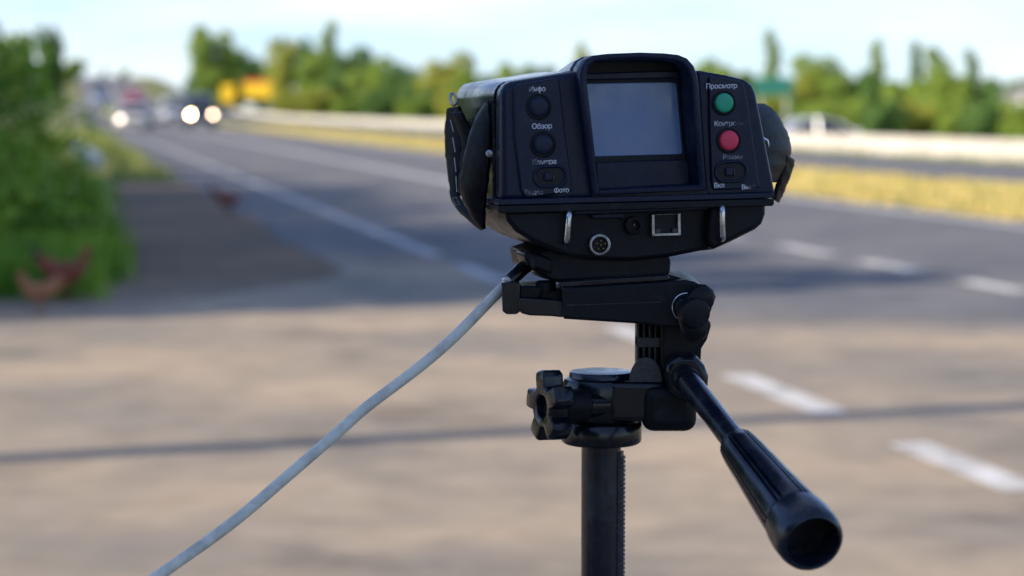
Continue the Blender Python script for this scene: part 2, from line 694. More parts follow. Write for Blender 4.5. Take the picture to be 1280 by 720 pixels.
ROAD_T = axis_vals([(-40, 2, 4), (2, 40, 0.8), (40, 120, 4), (120, 440, 10)])
road = tag(strip_mesh('road', axis_vals([(2.1, 3.4, 0.13), (3.4, 10.7, 0.4)]), ROAD_T, 0.004, M_ROAD, 'dust', dust_fn, 0.10, left=lambda t: .2 + 1.9 * sm((t - 13.4) / 3.8) if t > 13.4 else .2 - 19 * sm((13.4 - t) / 1.3)), kind='structure')
road2 = tag(strip_mesh('opposite_road', axis_vals([(15.6, 21.6, 1.0)]), ROAD_T, 0.004, M_ROAD, 'dust', lambda s, t: 0.12, 0.06), kind='structure')


M_PAINT2 = mat('rubbed_white_road_paint', (0.40, 0.40, 0.39), 0.75, noise=(3.0, (0.20, 0.20, 0.20), 0.42, 0.70), bump=(80, 0.3, 0.003))


def marking(name, parent, s, w, t0, t1, step=4.0, m_=None):
    tv = axis_vals([(t0, t1, step)])
    o = strip_mesh(name, [s - w / 2, s + w / 2], tv, 0.009, m_ or M_PAINT)
    o.parent = parent
    return o


# line between hard shoulder and first lane: solid, breaking into dashes at the junction
marking('edge_line', road, 3.17, 0.16, 18.65, 400, m_=M_PAINT2)
for t0, t1 in ((15.8, 17.6), (11.3, 12.4), (8.65, 10.0), (6.75, 7.8), (4.6, 5.8)):
    marking('lane_dash', road, 3.17, 0.17, t0, t1, 1.0, M_PAINT2 if t0 > 15 else M_PAINT)
marking('lane_line', road, 6.6, 0.26, 23.2, 400)
for t0, t1 in ((20.6, 21.9), (18.1, 19.45), (16.0, 17.3), (14.1, 15.2), (12.0, 13.0), (9.8, 10.9)):
    marking('lane_dash', road, 6.6, 0.20, t0, t1, 1.0)
marking('edge_line', road, 10.25, 0.22, -20, 400)
marking('edge_line', road2, 15.95, 0.15, -20, 400)
marking('edge_line', road2, 21.2, 0.15, -20, 400)

# ------------------------------------------------------------------ foliage and grass
NP = np.random.default_rng(7)


def leaf_arrays(cent, nrm_bias, size, rng, aspect=0.6):
    """one bent quad (two triangles as a quad) per centre"""
    n = len(cent)
    d = rng.normal(size=(n, 3))
    d[:, 2] = d[:, 2] * 0.6 + 0.35
    d += nrm_bias * 0.8
    d /= np.linalg.norm(d, axis=1)[:, None] + 1e-9
    a = rng.normal(size=(n, 3))
    u = np.cross(d, a)
    u /= np.linalg.norm(u, axis=1)[:, None] + 1e-9
    w = np.cross(d, u)
    sz = size * rng.uniform(0.6, 1.35, (n, 1))
    p0 = cent - u * sz
    p1 = cent + w * sz * aspect - u * sz * 0.1
    p2 = cent + u * sz - d * sz * 0.25
    p3 = cent - w * sz * aspect - u * sz * 0.1
    v = np.stack([p0, p1, p2, p3], 1).reshape(-1, 3)
    return v


def quads_mesh(name, v, m):
    n = len(v) // 4
    me = bpy.data.meshes.new(name)
    me.vertices.add(n * 4)
    me.vertices.foreach_set('co', v.astype(np.float32).ravel())
    me.loops.add(n * 4)
    me.loops.foreach_set('vertex_index', np.arange(n * 4, dtype=np.int32))
    me.polygons.add(n)
    me.polygons.foreach_set('loop_start', np.arange(0, n * 4, 4, dtype=np.int32))
    me.polygons.foreach_set('loop_total', np.full(n, 4, np.int32))
    me.update(calc_edges=True)
    me.materials.append(m)
    return me


def crown_mesh(name, clumps, per, leaf, m, seed):
    """clumps: (x,y,z,rx,ry,rz) ellipsoids; leaves gather near their skins"""
    rng = np.random.default_rng(seed)
    cs, ns = [], []
    for (x, y, z, rx, ry, rz) in clumps:
        k = int(per * (rx * ry + ry * rz + rx * rz) / 3)
        d = rng.normal(size=(k, 3))
        d /= np.linalg.norm(d, axis=1)[:, None]
        r = rng.uniform(0.55, 1.06, (k, 1)) ** 0.7
        cs.append(np.array([x, y, z]) + d * r * np.array([rx, ry, rz]))
        ns.append(d)
    return quads_mesh(name, leaf_arrays(np.concatenate(cs), np.concatenate(ns), leaf, rng), m)


L_DARK = leaf_mat('dark_green_leaves', (0.070, 0.150, 0.032), (0.130, 0.230, 0.046))
L_MID = leaf_mat('mid_green_leaves', (0.165, 0.255, 0.032), (0.260, 0.350, 0.050))
L_YEL = leaf_mat('yellow_green_leaves', (0.270, 0.300, 0.034), (0.370, 0.380, 0.055))
L_BUSH = leaf_mat('lush_green_leaves', (0.090, 0.220, 0.016), (0.260, 0.400, 0.034))
BARK = mat('brown_bark', (0.10, 0.075, 0.055), 0.9, noise=(6, (0.055, 0.042, 0.032), 0.4, 0.6), bump=(25, 0.8, 0.03))
PALEBARK = mat('pale_bark', (0.30, 0.27, 0.23), 0.9, noise=(6, (0.14, 0.12, 0.10), 0.4, 0.6), bump=(25, 0.8, 0.03))


def trunk_mb(h, r, seed, limbs=6, spread=0.35):
    rnd = random.Random(seed)
    mb = MB()
    pts = [Vector((0, 0, -0.25))]
    for i in range(1, 7):
        pts.append(Vector((rnd.uniform(-.03, .03) * h, rnd.uniform(-.03, .03) * h, h * 0.8 * i / 6)))
    mb.tube(pts, [r * 1.25, r, r * .85, r * .7, r * .52, r * .35, r * .16], 8)
    for k in range(limbs):
        i = 2 + k % 4
        a = rnd.uniform(0, 6.28)
        b = pts[i] + Vector((0, 0, rnd.uniform(0, .1) * h))
        l = h * spread * rnd.uniform(.6, 1.0)
        e = b + Vector((math.cos(a) * l, math.sin(a) * l, l * rnd.uniform(.5, 1.0)))
        mid = b.lerp(e, .5) + Vector((0, 0, .05 * h))
        mb.tube([b, mid, e], [r * .4, r * .28, r * .1], 6)
    return mb


def round_clumps(seed, n=11, w=0.42, low=0.16):
    rnd = random.Random(seed)
    out = [(0, 0, .55, w * .62, w * .62, .30)]
    for i in range(n):
        a = i * 2.399 + rnd.uniform(-.4, .4)
        z = low + (0.86 - low) * (i + .5) / n
        rr = w * math.sin(math.pi * min(.95, max(.2, (z - low * .4) / 1.0))) * rnd.uniform(.55, .85)
        q = rnd.uniform(.13, .22)
        out.append((math.cos(a) * rr, math.sin(a) * rr, z, q, q, q * rnd.uniform(.7, 1.0)))
    return out


def poplar_clumps(seed, n=12, w=.085):
    rnd = random.Random(seed)
    return [(rnd.uniform(-.03, .03), rnd.uniform(-.03, .03), .10 + .84 * i / n, w * (1.0 - .55 * abs(i / n - .35)), w * (1 - .55 * abs(i / n - .35)), .075) for i in range(n + 1)]


PROTO = {}


def tree_proto(key, clumps, per, leaf, lm, bark, seed, limbs=7, tr=.022, spread=.3):
    PROTO[key] = (crown_mesh('crown', clumps, per, leaf, lm, seed), trunk_mb(1.0, tr, seed, limbs, spread).mesh('trunk', bark, 40))


for i in range(3):
    tree_proto(('dark', i), round_clumps(10 + i), 26000, .021, L_DARK, BARK, 20 + i)
    tree_proto(('mid', i), round_clumps(30 + i), 26000, .021, L_MID, BARK, 40 + i)
    tree_proto(('yellow', i), round_clumps(50 + i), 24000, .021, L_YEL, PALEBARK, 60 + i)
    tree_proto(('poplar', i), poplar_clumps(70 + i), 60000, .013, L_DARK if i else L_MID, BARK, 80 + i, 9, .014, .10)
tree_proto(('shade', 0), round_clumps(91, 16, .40, .30), 22000, .020, L_MID, BARK, 92)
tree_proto(('shade', 1), round_clumps(97, 16, .42, .22), 22000, .020, L_DARK, BARK, 98)

LABELS = {
    'dark': ('round dark green tree in the belt beyond the white barrier', 'dark trees beyond the barrier'),
    'mid': ('round mid green tree in the belt beyond the white barrier', 'mid green trees beyond the barrier'),
    'yellow': ('round yellow green sunlit tree in the belt beyond the white barrier', 'yellow green trees beyond the barrier'),
    'poplar': ('tall narrow poplar rising above the rounded tree belt', 'poplars above the tree belt'),
}


def plant_tree(kind, var, loc, h, wscale, label=None, group=None, rz=None, name=None):
    cm, tm = PROTO[(kind, var)]
    root = thing(name or ('poplar_tree' if kind == 'poplar' else 'deciduous_tree'), label or LABELS[kind][0], 'tree', loc, rz if rz is not None else random.uniform(0, 6.28),
                 group if label else LABELS[kind][1])
    for nm, me in (('trunk', tm), ('crown', cm)):
        o = bpy.data.objects.new(nm, me)
        COL.objects.link(o)
        o.parent = root
    root.scale = (h * wscale, h * wscale, h)
    return root


random.seed(5)
# px of the trunk, top row, half width in px, kind, distance (metres; none = just behind the barrier)
BELT = [
    (266, 27, 30, 'mid', 440), (246, 92, 16, 'dark', 430), (256, 70, 18, 'mid', 435), (276, 84, 26, 'mid', 425), (296, 55, 26, 'dark', 470), (322, 70, 24, 'dark', 440), (345, 74, 22, 'mid', 420), (357, 38, 18, 'yellow', 330), (384, 44, 15, 'dark', 320),
    (412, 27, 10, 'poplar', 300), (405, 58, 36, 'mid', 285), (438, 56, 34, 'dark', 275), (466, 78, 28, 'mid', 255), (474, 66, 22, 'mid', 265), (505, 76, 26, 'dark', 250),
    (530, 90, 24, 'dark', 240), (520, 120, 26, 'mid', 190), (400, 112, 30, 'yellow', 260), (362, 110, 24, 'yellow', 270), (440, 118, 30, 'mid', 235), (480, 112, 28, 'dark', 225),
    (560, 66, 34, 'yellow', 205), (590, 82, 26, 'mid', 200), (620, 84, 28, 'dark', 190), (645, 74, 26, 'mid', 185), (676, 76, 26, 'dark', 180), (575, 112, 30, 'yellow', 180),
    (728, 54, 15, 'yellow', 170), (705, 92, 30, 'mid', 170), (745, 96, 30, 'dark', 165), (785, 95, 32, 'mid', 160), (825, 92, 32, 'mid', 155), (862, 82, 24, 'mid', 160),
    (885, 68, 24, 'mid', 150), (915, 78, 28, 'mid', 145), (945, 88, 28, 'dark', 145), (964, 38, 10, 'poplar', 185), (975, 96, 28, 'mid', 135), (1022, 62, 42, 'mid', 140),
    (1000, 90, 30, 'yellow', 120), (1050, 86, 30, 'mid', 135), (1075, 84, 28, 'dark', 140), (1095, 50, 10, 'poplar', 180), (1100, 94, 34, 'dark', 130), (1142, 52, 9, 'poplar', 175),
    (1170, 60, 15, 'poplar', 170), (1214, 62, 9, 'poplar', 215), (1130, 98, 34, 'mid', 125), (1165, 92, 34, 'mid', 122), (1195, 84, 36, 'mid', 120), (1230, 94, 34, 'dark', 120),
    (1262, 96, 32, 'dark', 116), (1300, 92, 36, 'dark', 118), (1055, 118, 32, 'mid', 104), (1105, 122, 32, 'dark', 100), (1150, 120, 32, 'yellow', 102), (1195, 118, 34, 'mid', 100),
    (1240, 120, 34, 'dark', 98), (1285, 116, 34, 'mid', 96), (955, 118, 30, 'yellow', 112), (1010, 120, 30, 'mid', 108), (1340, 88, 40, 'mid', 118), (1390, 92, 40, 'dark', 118),
    (660, 112, 30, 'mid', 160), (615, 114, 28, 'mid', 165), (546, 108, 26, 'dark', 200), (900, 112, 30, 'dark', 125), (1440, 90, 40, 'mid', 120),
]
rb = random.Random(21)
for k in range(26):
    px_ = 556 + k * 31 + rb.uniform(-8, 8)
    BELT.append((px_, rb.uniform(92, 116), rb.uniform(26, 34), rb.choice(['mid', 'mid', 'yellow', 'dark']), 205 - k * 3.6 + rb.uniform(-8, 8)))
for i, (px, py, hw, kind, Y) in enumerate(BELT):
    p = un(px, 135, Y)
    s, t = st(p.x, p.y)
    z0 = hgt(s, t) - 0.1
    top = CAMH + (135 - py) / FPX * Y
    h = top - z0
    wm = hw / FPX * Y                      # half width in metres
    unit = {'poplar': .075}.get(kind, .40)
    if kind == 'poplar':
        plant_tree(kind, i % 3, (p.x, p.y, z0), h, wm / unit / h)
        continue
    tone = {'dark': 'dark green', 'mid': 'mid green', 'yellow': 'yellow green'}[kind]
    size = 'low front-row' if py > 105 else 'tall' if h > 9 else 'medium'
    where = ('beside the yellow signs' if px < 352 else 'in the clump next to the yellow billboard' if px < 545 else 'in the middle stretch of the tree belt' if px < 860
             else 'behind the green road sign' if px < 990 else 'behind the white parked car' if px < 1090 else 'between the parked car and the small house' if px < 1225 else 'near the small white house')
    plant_tree(kind, i % 3, (p.x, p.y, z0), h, wm / unit / h, f'{size} {tone} round tree {where}', f'{size} {tone} trees {where}')

# trees on the bank left of the road and beyond the crest
plant_tree('dark', 1, rd(-1.4, 245, -.1), 10.2, .36, 'dark conical tree on the bank left of the road', None)
plant_tree('mid', 1, rd(-5.2, 240, -.1), 8.6, .62, 'broad pale green tree beside the dark conical tree on the bank', None)
plant_tree('mid', 2, rd(.2, 330, -.1), 3.2, 1.3, 'low bushy tree on the tan bank near the hilltop', None)
plant_tree('mid', 0, rd(1.9, 395, -.1), 3.4, 1.5, 'low spreading bush at the end of the tan bank', None)
plant_tree('mid', 0, rd(12.5, 470, -.6), 4.2, .7, 'small lone round tree beyond the road crest', None)
plant_tree('poplar', 1, rd(8.5, 480, -.6), 4.6, 1.6, 'small slim tree beyond the road crest', None)
plant_tree('poplar', 2, rd(-6.3, 215, -.1), 9.2, 1.0, 'tall slim tree rising behind the roadside bush', None)

# trees along the left verge and beside the camera: their shade falls over the road and the tripod
T_SH = [(-8.6, 15.2, 6.3, .95), (-9.4, 18.6, 6.5, .95), (-8.8, 22.5, 6.0, .95), (-9.4, 27, 6.3, 1.0), (-9.0, 32, 6.0, 1.05), (-8.8, 37.5, 5.4, 1.1), (-8.6, 44, 5.0, 1.2),
        (-8.4, 51, 4.8, 1.3), (-8.2, 59, 4.7, 1.3), (-8.0, 68, 4.6, 1.3), (-8, 78, 4.6, 1.3)]
for i, (s, t, h, w) in enumerate(T_SH):
    plant_tree('shade', i % 2, rd(s, t, -.1), h, w, 'unseen leafy tree added behind the camera to darken reflections', 'trees along the left verge')
for t_ in (-4, -10, -17):  # unseen trees added behind the camera so the device reflects less bright sky
    plant_tree('shade', 1, rd(-8.5, t_, -.1), 6.2, 1.05, 'unseen leafy tree added behind the camera to darken reflections', 'trees along the left verge')
plant_tree('shade', 0, (-12.1, -2.9, -.1), 9.0, .62, 'leafy tree on the left verge shading the tripod', None)


# lush bush at the left edge: several leafy stems
def bush(loc, clumps, per, leaf, lm, label, seed, group=None, stems=7):
    root = thing('leafy_bush', label, 'bush', loc, 0, group)
    me = crown_mesh('foliage', clumps, per, leaf, lm, seed)
    o = bpy.data.objects.new('foliage', me)
    COL.objects.link(o)
    o.parent = root
    rnd = random.Random(seed)
    for k in range(stems):
        c = clumps[k % len(clumps)]
        b = Vector((c[0] * .35, c[1] * .35, -.1))
        e = Vector((c[0], c[1], c[2] + c[5] * .5))
        MB().tube([b, b.lerp(e, .5) + Vector((rnd.uniform(-.08, .08), rnd.uniform(-.08, .08), .1)), e], [.025, .018, .006], 6).build('stem', BARK, root)
    return root


def bush_clumps(seed, w, d, h, n):
    rnd = random.Random(seed)
    out = []
    for i in range(n):
        x, y = rnd.uniform(-w, w), rnd.uniform(-d, d)
        top = h * (1 - .35 * (abs(x) / w) ** 2) * rnd.uniform(.7, 1.05)
        if x > .25 * w:
            top *= .66
        z = .28
        while z < top - .15:
            q = rnd.uniform(.24, .40)
            out.append((x + rnd.uniform(-.15, .15), y + rnd.uniform(-.15, .15), z, q, q, q * .9))
            z += q * .95
    return out


bp = un(22, 135, 19.0)
bush((bp.x - .42, bp.y, 0), bush_clumps(1, .90, 1.3, 2.55, 17), 500, .055, L_BUSH, 'tall lush green bush at the edge of the dirt verge', 11)
bp = un(74, 135, 24.0)
bush((bp.x - .35, bp.y, 0), bush_clumps(2, .50, 1.1, 1.35, 9), 480, .055, L_BUSH, 'shorter green bush behind the tall lush bush', 12)
bp = un(40, 135, 31.0)
bush((bp.x - .8, bp.y, 0), bush_clumps(4, .8, 1.5, 1.5, 9), 650, .06, L_BUSH, 'green bush behind the pale sack, furthest along the verge', 14)
bp = un(112, 135, 19.5)
bush((bp.x, bp.y, 0), bush_clumps(3, .34, .9, .62, 9), 800, .045, L_BUSH, 'low green weeds spreading from the foot of the tall bush', 13, stems=5)


# grass: nobody could count it
def grass(name, pts, hmin, hmax, m, label, seed, blades=7, spread=.09, wid=.008):
    rng = np.random.default_rng(seed)
    P = np.repeat(np.array(pts, float), blades, 0)
    n = len(P)
    P[:, :2] += rng.normal(size=(n, 2)) * spread
    hh = rng.uniform(hmin, hmax, n)
    a = rng.uniform(0, 6.283, n)
    lean = rng.uniform(.1, .5, n) * hh
    dx, dy = np.cos(a), np.sin(a)
    w = wid * rng.uniform(.7, 1.5, n)
    v0 = P + np.stack([-dy * w, dx * w, np.zeros(n)], 1)
    v1 = P + np.stack([dy * w, -dx * w, np.zeros(n)], 1)
    tip = P + np.stack([dx * lean, dy * lean, hh], 1)
    v2 = tip + np.stack([dy * w, -dx * w, np.zeros(n)], 1) * .25
    v3 = tip - np.stack([dy * w, -dx * w, np.zeros(n)], 1) * .25
    o = bpy.data.objects.new(name, quads_mesh(name, np.stack([v0, v1, v2, v3], 1).reshape(-1, 3), m))
    COL.objects.link(o)
    return tag(o, label, 'grass', kind='stuff')


L_DRY = leaf_mat('dry_yellow_grass', (0.62, 0.47, 0.14), (0.74, 0.58, 0.22), .3)
L_GRN = leaf_mat('green_grass', (0.20, 0.26, 0.05), (0.34, 0.34, 0.09), .3)
rnd = random.Random(8)
pts, pg = [], []
for k in range(9000):
    t = 8 + 150 * rnd.random() ** 1.6
    s = rnd.uniform(10.75, 15.45)
    (pg if rnd.random() < .14 else pts).append(tuple(rd(s, t, -.01)))
grass('dry_grass', pts, .04, .13, L_DRY, 'dry yellow grass on the island between the two roads', 1, 8, .12, .012)
for k in range(3500):
    t = 20 + 260 * rnd.random() ** 1.4
    pg.append(tuple(rd(rnd.uniform(21.8, 23.9), t, -.01)))
grass('green_grass', pg, .05, .15, L_GRN, 'green grass tufts at the foot of the barrier and on the island', 2, 8, .14, .014)
pv = []
for k in range(2600):
    t = 22 + 90 * rnd.random() ** 1.3
    pv.append(tuple(rd(rnd.uniform(-2.5, 1.9) if t > 38 else rnd.uniform(-4.5, -1.0 - .02 * t), t, -.01)))
grass('verge_grass', pv, .08, .28, L_GRN, 'uneven grass along the left verge beside the bushes', 3, 8, .12, .01)
pw = []
for k in range(420):
    px = rnd.uniform(-20, 135)
    Y = rnd.uniform(14.6, 21)
    p = un(px - (Y < 16) * 30, 135, Y)
    pw.append((p.x, p.y, -.01))
grass('verge_weeds', pw, .10, .32, L_BUSH, 'green grass and weeds at the foot of the tall bush', 4, 12, .10, .010)

# ------------------------------------------------------------------ barrier, signs, small buildings
M_CONC = mat('whitewashed_concrete', (0.42, 0.39, 0.345), 0.85, noise=(1.2, (0.30, 0.27, 0.23), 0.45, 0.75), bump=(30, .4, .01))
bar = thing('concrete_barrier', 'long low white concrete barrier along the far road edge', 'barrier', rd(22.9, 20, 0))
prof = [(-.24, -.1), (-.24, .10), (-.13, .22), (-.10, .52), (.10, .52), (.13, .22), (.24, .10), (.24, -.1)]
for k in range(47):
    t0 = 20 + k * 6.0
    mb = MB()
    rings = []
    for t in (t0 + .02, t0 + 5.97):
        rings.append([rd(22.9 + a, t, b) - bar.location - Vector((0, 0, hgt(22.9 + a, t) - hgt(22.9, t))) for a, b in prof])
    mb.loft(rings)
    mb.build('barrier_block', M_CONC, bar, .015, 2)

M_POST = mat('galvanised_post', (0.45, 0.46, 0.47), .5, .6, noise=(8, (.34, .35, .36), .4, .6))
M_YEL = mat('yellow_sign_face', (0.82, 0.52, 0.01), .5, noise=(2, (.78, .47, .01), .4, .7))
M_RED = mat('red_sign_face', (0.55, 0.05, 0.03), .5, noise=(2, (.45, .04, .03), .4, .7))
M_GRNS = mat('green_sign_face', (0.03, 0.21, 0.15), .45, noise=(2, (.03, .17, .12), .4, .7))
M_WHT = mat('white_wall_render', (0.74, 0.73, 0.70), .85, noise=(1.5, (.62, .60, .56), .45, .7), bump=(12, .3, .02))
M_ROOF = mat('rusty_roof_sheet', (0.20, 0.19, 0.18), .7, noise=(3, (.14, .13, .12), .4, .7))


def board_sign(name, label, cat, px, py, Y, w, h, face, posts=2, header=None, rz=0.0):
    c = un(px, 135, Y)
    s, t = st(c.x, c.y)
    g = hgt(s, t)
    zc = CAMH + (135 - py) / FPX * Y
    r = thing(name, label, cat, (c.x, c.y, g), rz)
    MB().box((-w / 2, -.04, zc - g - h / 2), (w / 2, .04, zc - g + h / 2)).build('panel', face, r, .02, 2)
    if header:
        MB().box((-w / 2, -.06, zc - g + h / 2 + .01), (w / 2, .06, zc - g + h / 2 + h * .22)).build('header', header, r, .02, 2)
    for k in range(posts):
        x = (k - (posts - 1) / 2) * w * .7
        MB().tube([(x, .10, -.2), (x, .10, zc - g + h * .4)], .06, 10).build('post', M_POST, r)
    return r


board_sign('billboard', 'wide yellow billboard with a red header among the trees', 'billboard', 322, 113, 322, 4.2, 2.2, M_YEL, 2, M_RED, R(-4))
board_sign('pylon_sign', 'narrow upright yellow sign left of the wide yellow billboard', 'sign', 285, 117, 318, 1.9, 2.6, M_YEL, 1, None, R(-4))
board_sign('road_sign', 'green road direction sign standing before the trees', 'sign', 967, 108, 92, 1.65, .78, M_GRNS, 2, None, R(3))

hp = un(1316, 135, 106)
house = thing('small_house', 'small white house half hidden among the trees', 'house', (hp.x, hp.y, -.7), R(12))
MB().box((-1.3, 0, -.1), (1.3, 3, 2.55)).build('wall', M_WHT, house, .02, 2)
MB().loft([[(-1.5, -.25, 2.5), (1.5, -.25, 2.5), (0, -.25, 3.2)], [(-1.5, 3.25, 2.5), (1.5, 3.25, 2.5), (0, 3.25, 3.2)]]).build('roof', M_ROOF, house)
M_GLASS = mat('dark_window_glass', (0.02, 0.025, 0.03), .08, noise=(3, (.03, .035, .04), .4, .6))
for x in (-.65, .65):
    w_ = MB().box((x - .33, -.03, 1.0), (x + .33, -.004, 1.9)).build('window', M_GLASS, house)
    fr = MB()
    fr.box((x - .40, -.05, .93), (x - .33, .0, 1.97)).box((x + .33, -.05, .93), (x + .40, .0, 1.97)).box((x - .33, -.05, 1.9), (x + .33, .0, 1.97)).box((x - .33, -.05, .93), (x + .33, .0, 1.0))
    fr.build('window_frame', M_POST, w_)

# utility pole on the left verge: its thin shadow crosses the junction
pole = thing('utility_pole', 'grey utility pole on the left verge casting a thin shadow', 'pole', (-10.0, 5.15, 0))
M_POLE = mat('weathered_concrete_pole', (0.36, 0.35, 0.33), .9, noise=(5, (.26, .25, .24), .4, .6), bump=(40, .4, .01))
MB().tube([(0, 0, -.3), (0, 0, 4), (0, 0, 9.0)], [.115, .10, .085], 14).build('shaft', M_POLE, pole)
MB().box((-.8, -.05, 8.4), (.8, .05, 8.5)).build('crossarm', M_POST, pole, .01, 2)
M_CER = mat('brown_insulator', (.12, .05, .03), .3, noise=(20, (.09, .04, .03), .4, .6))
for x in (-.7, 0.3, .7):
    MB().lathe((x, 0, 8.5), (0, 0, 1), [(0, .02), (.04, .05), (.07, .035), (.10, .05), (.14, .02)], 12).build('insulator', M_CER, pole)

# ------------------------------------------------------------------ vehicles
M_TYRE = mat('tyre_rubber', (.018, .018, .018), .85, noise=(40, (.028, .027, .026), .4, .6))
M_RIM = mat('alloy_rim', (.55, .56, .57), .3, .9, noise=(20, (.42, .43, .44), .4, .6))
M_CGL = mat('car_glass', (.015, .02, .025), .06, noise=(2, (.02, .025, .03), .4, .6), spec=.8)
M_GRILLE = mat('black_grille', (.01, .01, .011), .5, noise=(30, (.016, .016, .017), .4, .6))
M_PLATE = mat('white_plate', (.75, .75, .73), .5, noise=(20, (.66, .66, .64), .4, .6))
M_LENS = mat('headlight_glass_off', (.6, .62, .64), .1, .3, noise=(20, (.5, .52, .55), .4, .6))
M_LIT = mat('headlight_lit', (1, .95, .8), .2, noise=(20, (1, .93, .76), .4, .6), emis=((1.0, .74, .34), 48))
M_LITD = mat('headlight_dim', (1, .8, .6), .2, noise=(20, (1, .78, .58), .4, .6), emis=((1.0, .62, .42), 16))
M_LITP = mat('headlight_pale', (1, .9, .8), .2, noise=(20, (1, .88, .78), .4, .6), emis=((1.0, .80, .68), 4.5))


def paint(name, c):
    return mat(name, c, .32, .1, noise=(6, tuple(q * .85 for q in c), .45, .7), coat=.8)


PAINTS = {'navy': paint('navy_car_paint', (.012, .018, .035)), 'cream': paint('cream_car_paint', (.62, .56, .46)), 'red': paint('red_van_paint', (.38, .035, .05)),
          'white': paint('white_car_paint', (.72, .72, .72)), 'grey': paint('silver_grey_van_paint', (.46, .48, .50)), 'blue': paint('pale_blue_car_paint', (.32, .42, .60)),
          'lime': paint('yellow_green_car_paint', (.36, .42, .06)), 'charcoal': paint('charcoal_car_paint', (.03, .032, .036)), 'sand': paint('sand_car_paint', (.45, .38, .30))}


def car_proto(van=False):
    """front faces -Y, origin on the ground under the middle"""
    root = thing('parked_car', 'x', 'car')
    hw = .86 if not van else .95
    # half-width and heights of sections along the length: (y, bottom, shoulder, half width)
    if van:
        body = [(-2.35, .42, .80, .72), (-2.28, .30, .95, .86), (-1.9, .26, 1.12, .93), (-1.2, .26, 1.22, .95), (1.9, .26, 1.25, .95), (2.35, .30, 1.22, .93), (2.42, .40, 1.1, .90)]
        cab = [(-1.75, 1.12, 1.16, .86, .84), (-1.05, 1.18, 1.92, .90, .78), (-.6, 1.2, 2.12, .93, .80), (1.9, 1.22, 2.16, .93, .82), (2.36, 1.2, 2.02, .92, .80)]
    else:
        body = [(-2.12, .40, .62, .66), (-2.05, .28, .74, .80), (-1.75, .22, .84, .84), (-1.0, .20, .93, .86), (.2, .20, .96, .87), (1.3, .22, .97, .86), (1.9, .28, .93, .82), (2.1, .40, .82, .72)]
        cab = [(-1.05, .90, .95, .76, .74), (-.35, .93, 1.36, .79, .62), (.1, .95, 1.46, .80, .60), (.9, .95, 1.43, .80, .60), (1.55, .95, .99, .77, .72)]
    mb = MB()
    rings = []
    for y, b, t, w in body:
        rings.append([(-w * .9, y, b), (-w, y, b + .12), (-w * 1.0, y, (b + t) / 2), (-w * .96, y, t - .06), (-w * .86, y, t), (0, y, t + .03), (w * .86, y, t), (w * .96, y, t - .06), (w, y, (b + t) / 2), (w, y, b + .12), (w * .9, y, b)])
    mb.loft(rings)
    mb.build('body', PAINTS['navy'], root, 0, smooth=50)
    # glasshouse and roof
    gl = MB().loft([[(-a, y, b), (-c * 1.0, y, t), (0, y, t + .02), (c, y, t), (a, y, b)] for y, b, t, a, c in cab])
    gl.build('windows', M_CGL, root, 0, smooth=40)
    rf = MB()
    top = [q for q in cab if q[2] > 1.3]
    rf.loft([[(-c * 1.03, y, t - .03), (-c * .98, y, t + .015), (0, y, t + .045), (c * .98, y, t + .015), (c * 1.03, y, t - .03)] for y, b, t, a, c in top])
    rf.build('roof', PAINTS['navy'], root, 0, smooth=50)
    pl = MB()
    for sgn in (-1, 1):
        for a, b in ((0, 1), (len(cab) - 1, len(cab) - 2)):
            y, bb, t, w, c = cab[a]
            y2, bb2, t2, w2, c2 = cab[b]
            pl.tube([(sgn * w, y, bb), (sgn * c2 * 1.01, y2, t2 - .01)], .04, 6)
        m_ = len(cab) // 2
        pl.tube([(sgn * cab[m_][3] * 1.0, cab[m_][0] + .3, cab[m_][1]), (sgn * cab[m_][4] * 1.01, cab[m_][0] + .3, cab[m_][2])], .045, 6)
    pl.build('pillars', PAINTS['navy'], root)
    f = -1
    y0 = body[0][0]
    hz = .68 if not van else .86
    hx = .60 if not van else .68
    for sgn in (-1, 1):
        MB().lathe((sgn * hx, y0 + .14, hz), (0, -1, 0), [(0, .11), (.08, .12), (.125, .10), (.14, .05)], 16).build('headlight', M_LENS, root)
        MB().box((sgn * hw - .10 * (sgn < 0) * 1.9 + .0, -1.0, .95 + .28 * van), (sgn * hw + .19 * (sgn > 0), -.88, 1.09 + .35 * van)).build('mirror', PAINTS['navy'], root, .03, 2)
    MB().box((-.42, y0 - .02, .48), (.42, y0 + .05, .62)).build('grille', M_GRILLE, root, .01, 2)
    bmp = MB()
    bmp.box((-hw * .86, y0 - .06, .26), (hw * .86, y0 + .12, .44))
    bmp.build('bumper', M_GRILLE if van else PAINTS['navy'], root, .04, 3)
    MB().box((-.26, y0 - .075, .32), (.26, y0 - .062, .42)).build('licence_plate', M_PLATE, root)
    wb = 1.28 if not van else 1.5
    for sx in (-1, 1):
        for sy in (-1, 1):
            ty = MB().lathe((sx * (hw - .22), sy * wb, .315), (sx, 0, 0), [(0, .20), (0, .29), (.03, .315), (.17, .315), (.21, .29), (.21, .20)], 24).build('wheel', M_TYRE, root)
            MB().lathe((sx * (hw - .22), sy * wb, .315), (sx, 0, 0), [(.05, .20), (.19, .198), (.205, .16), (.19, .05), (.21, .03)], 20).build('rim', M_RIM, ty)
    return root


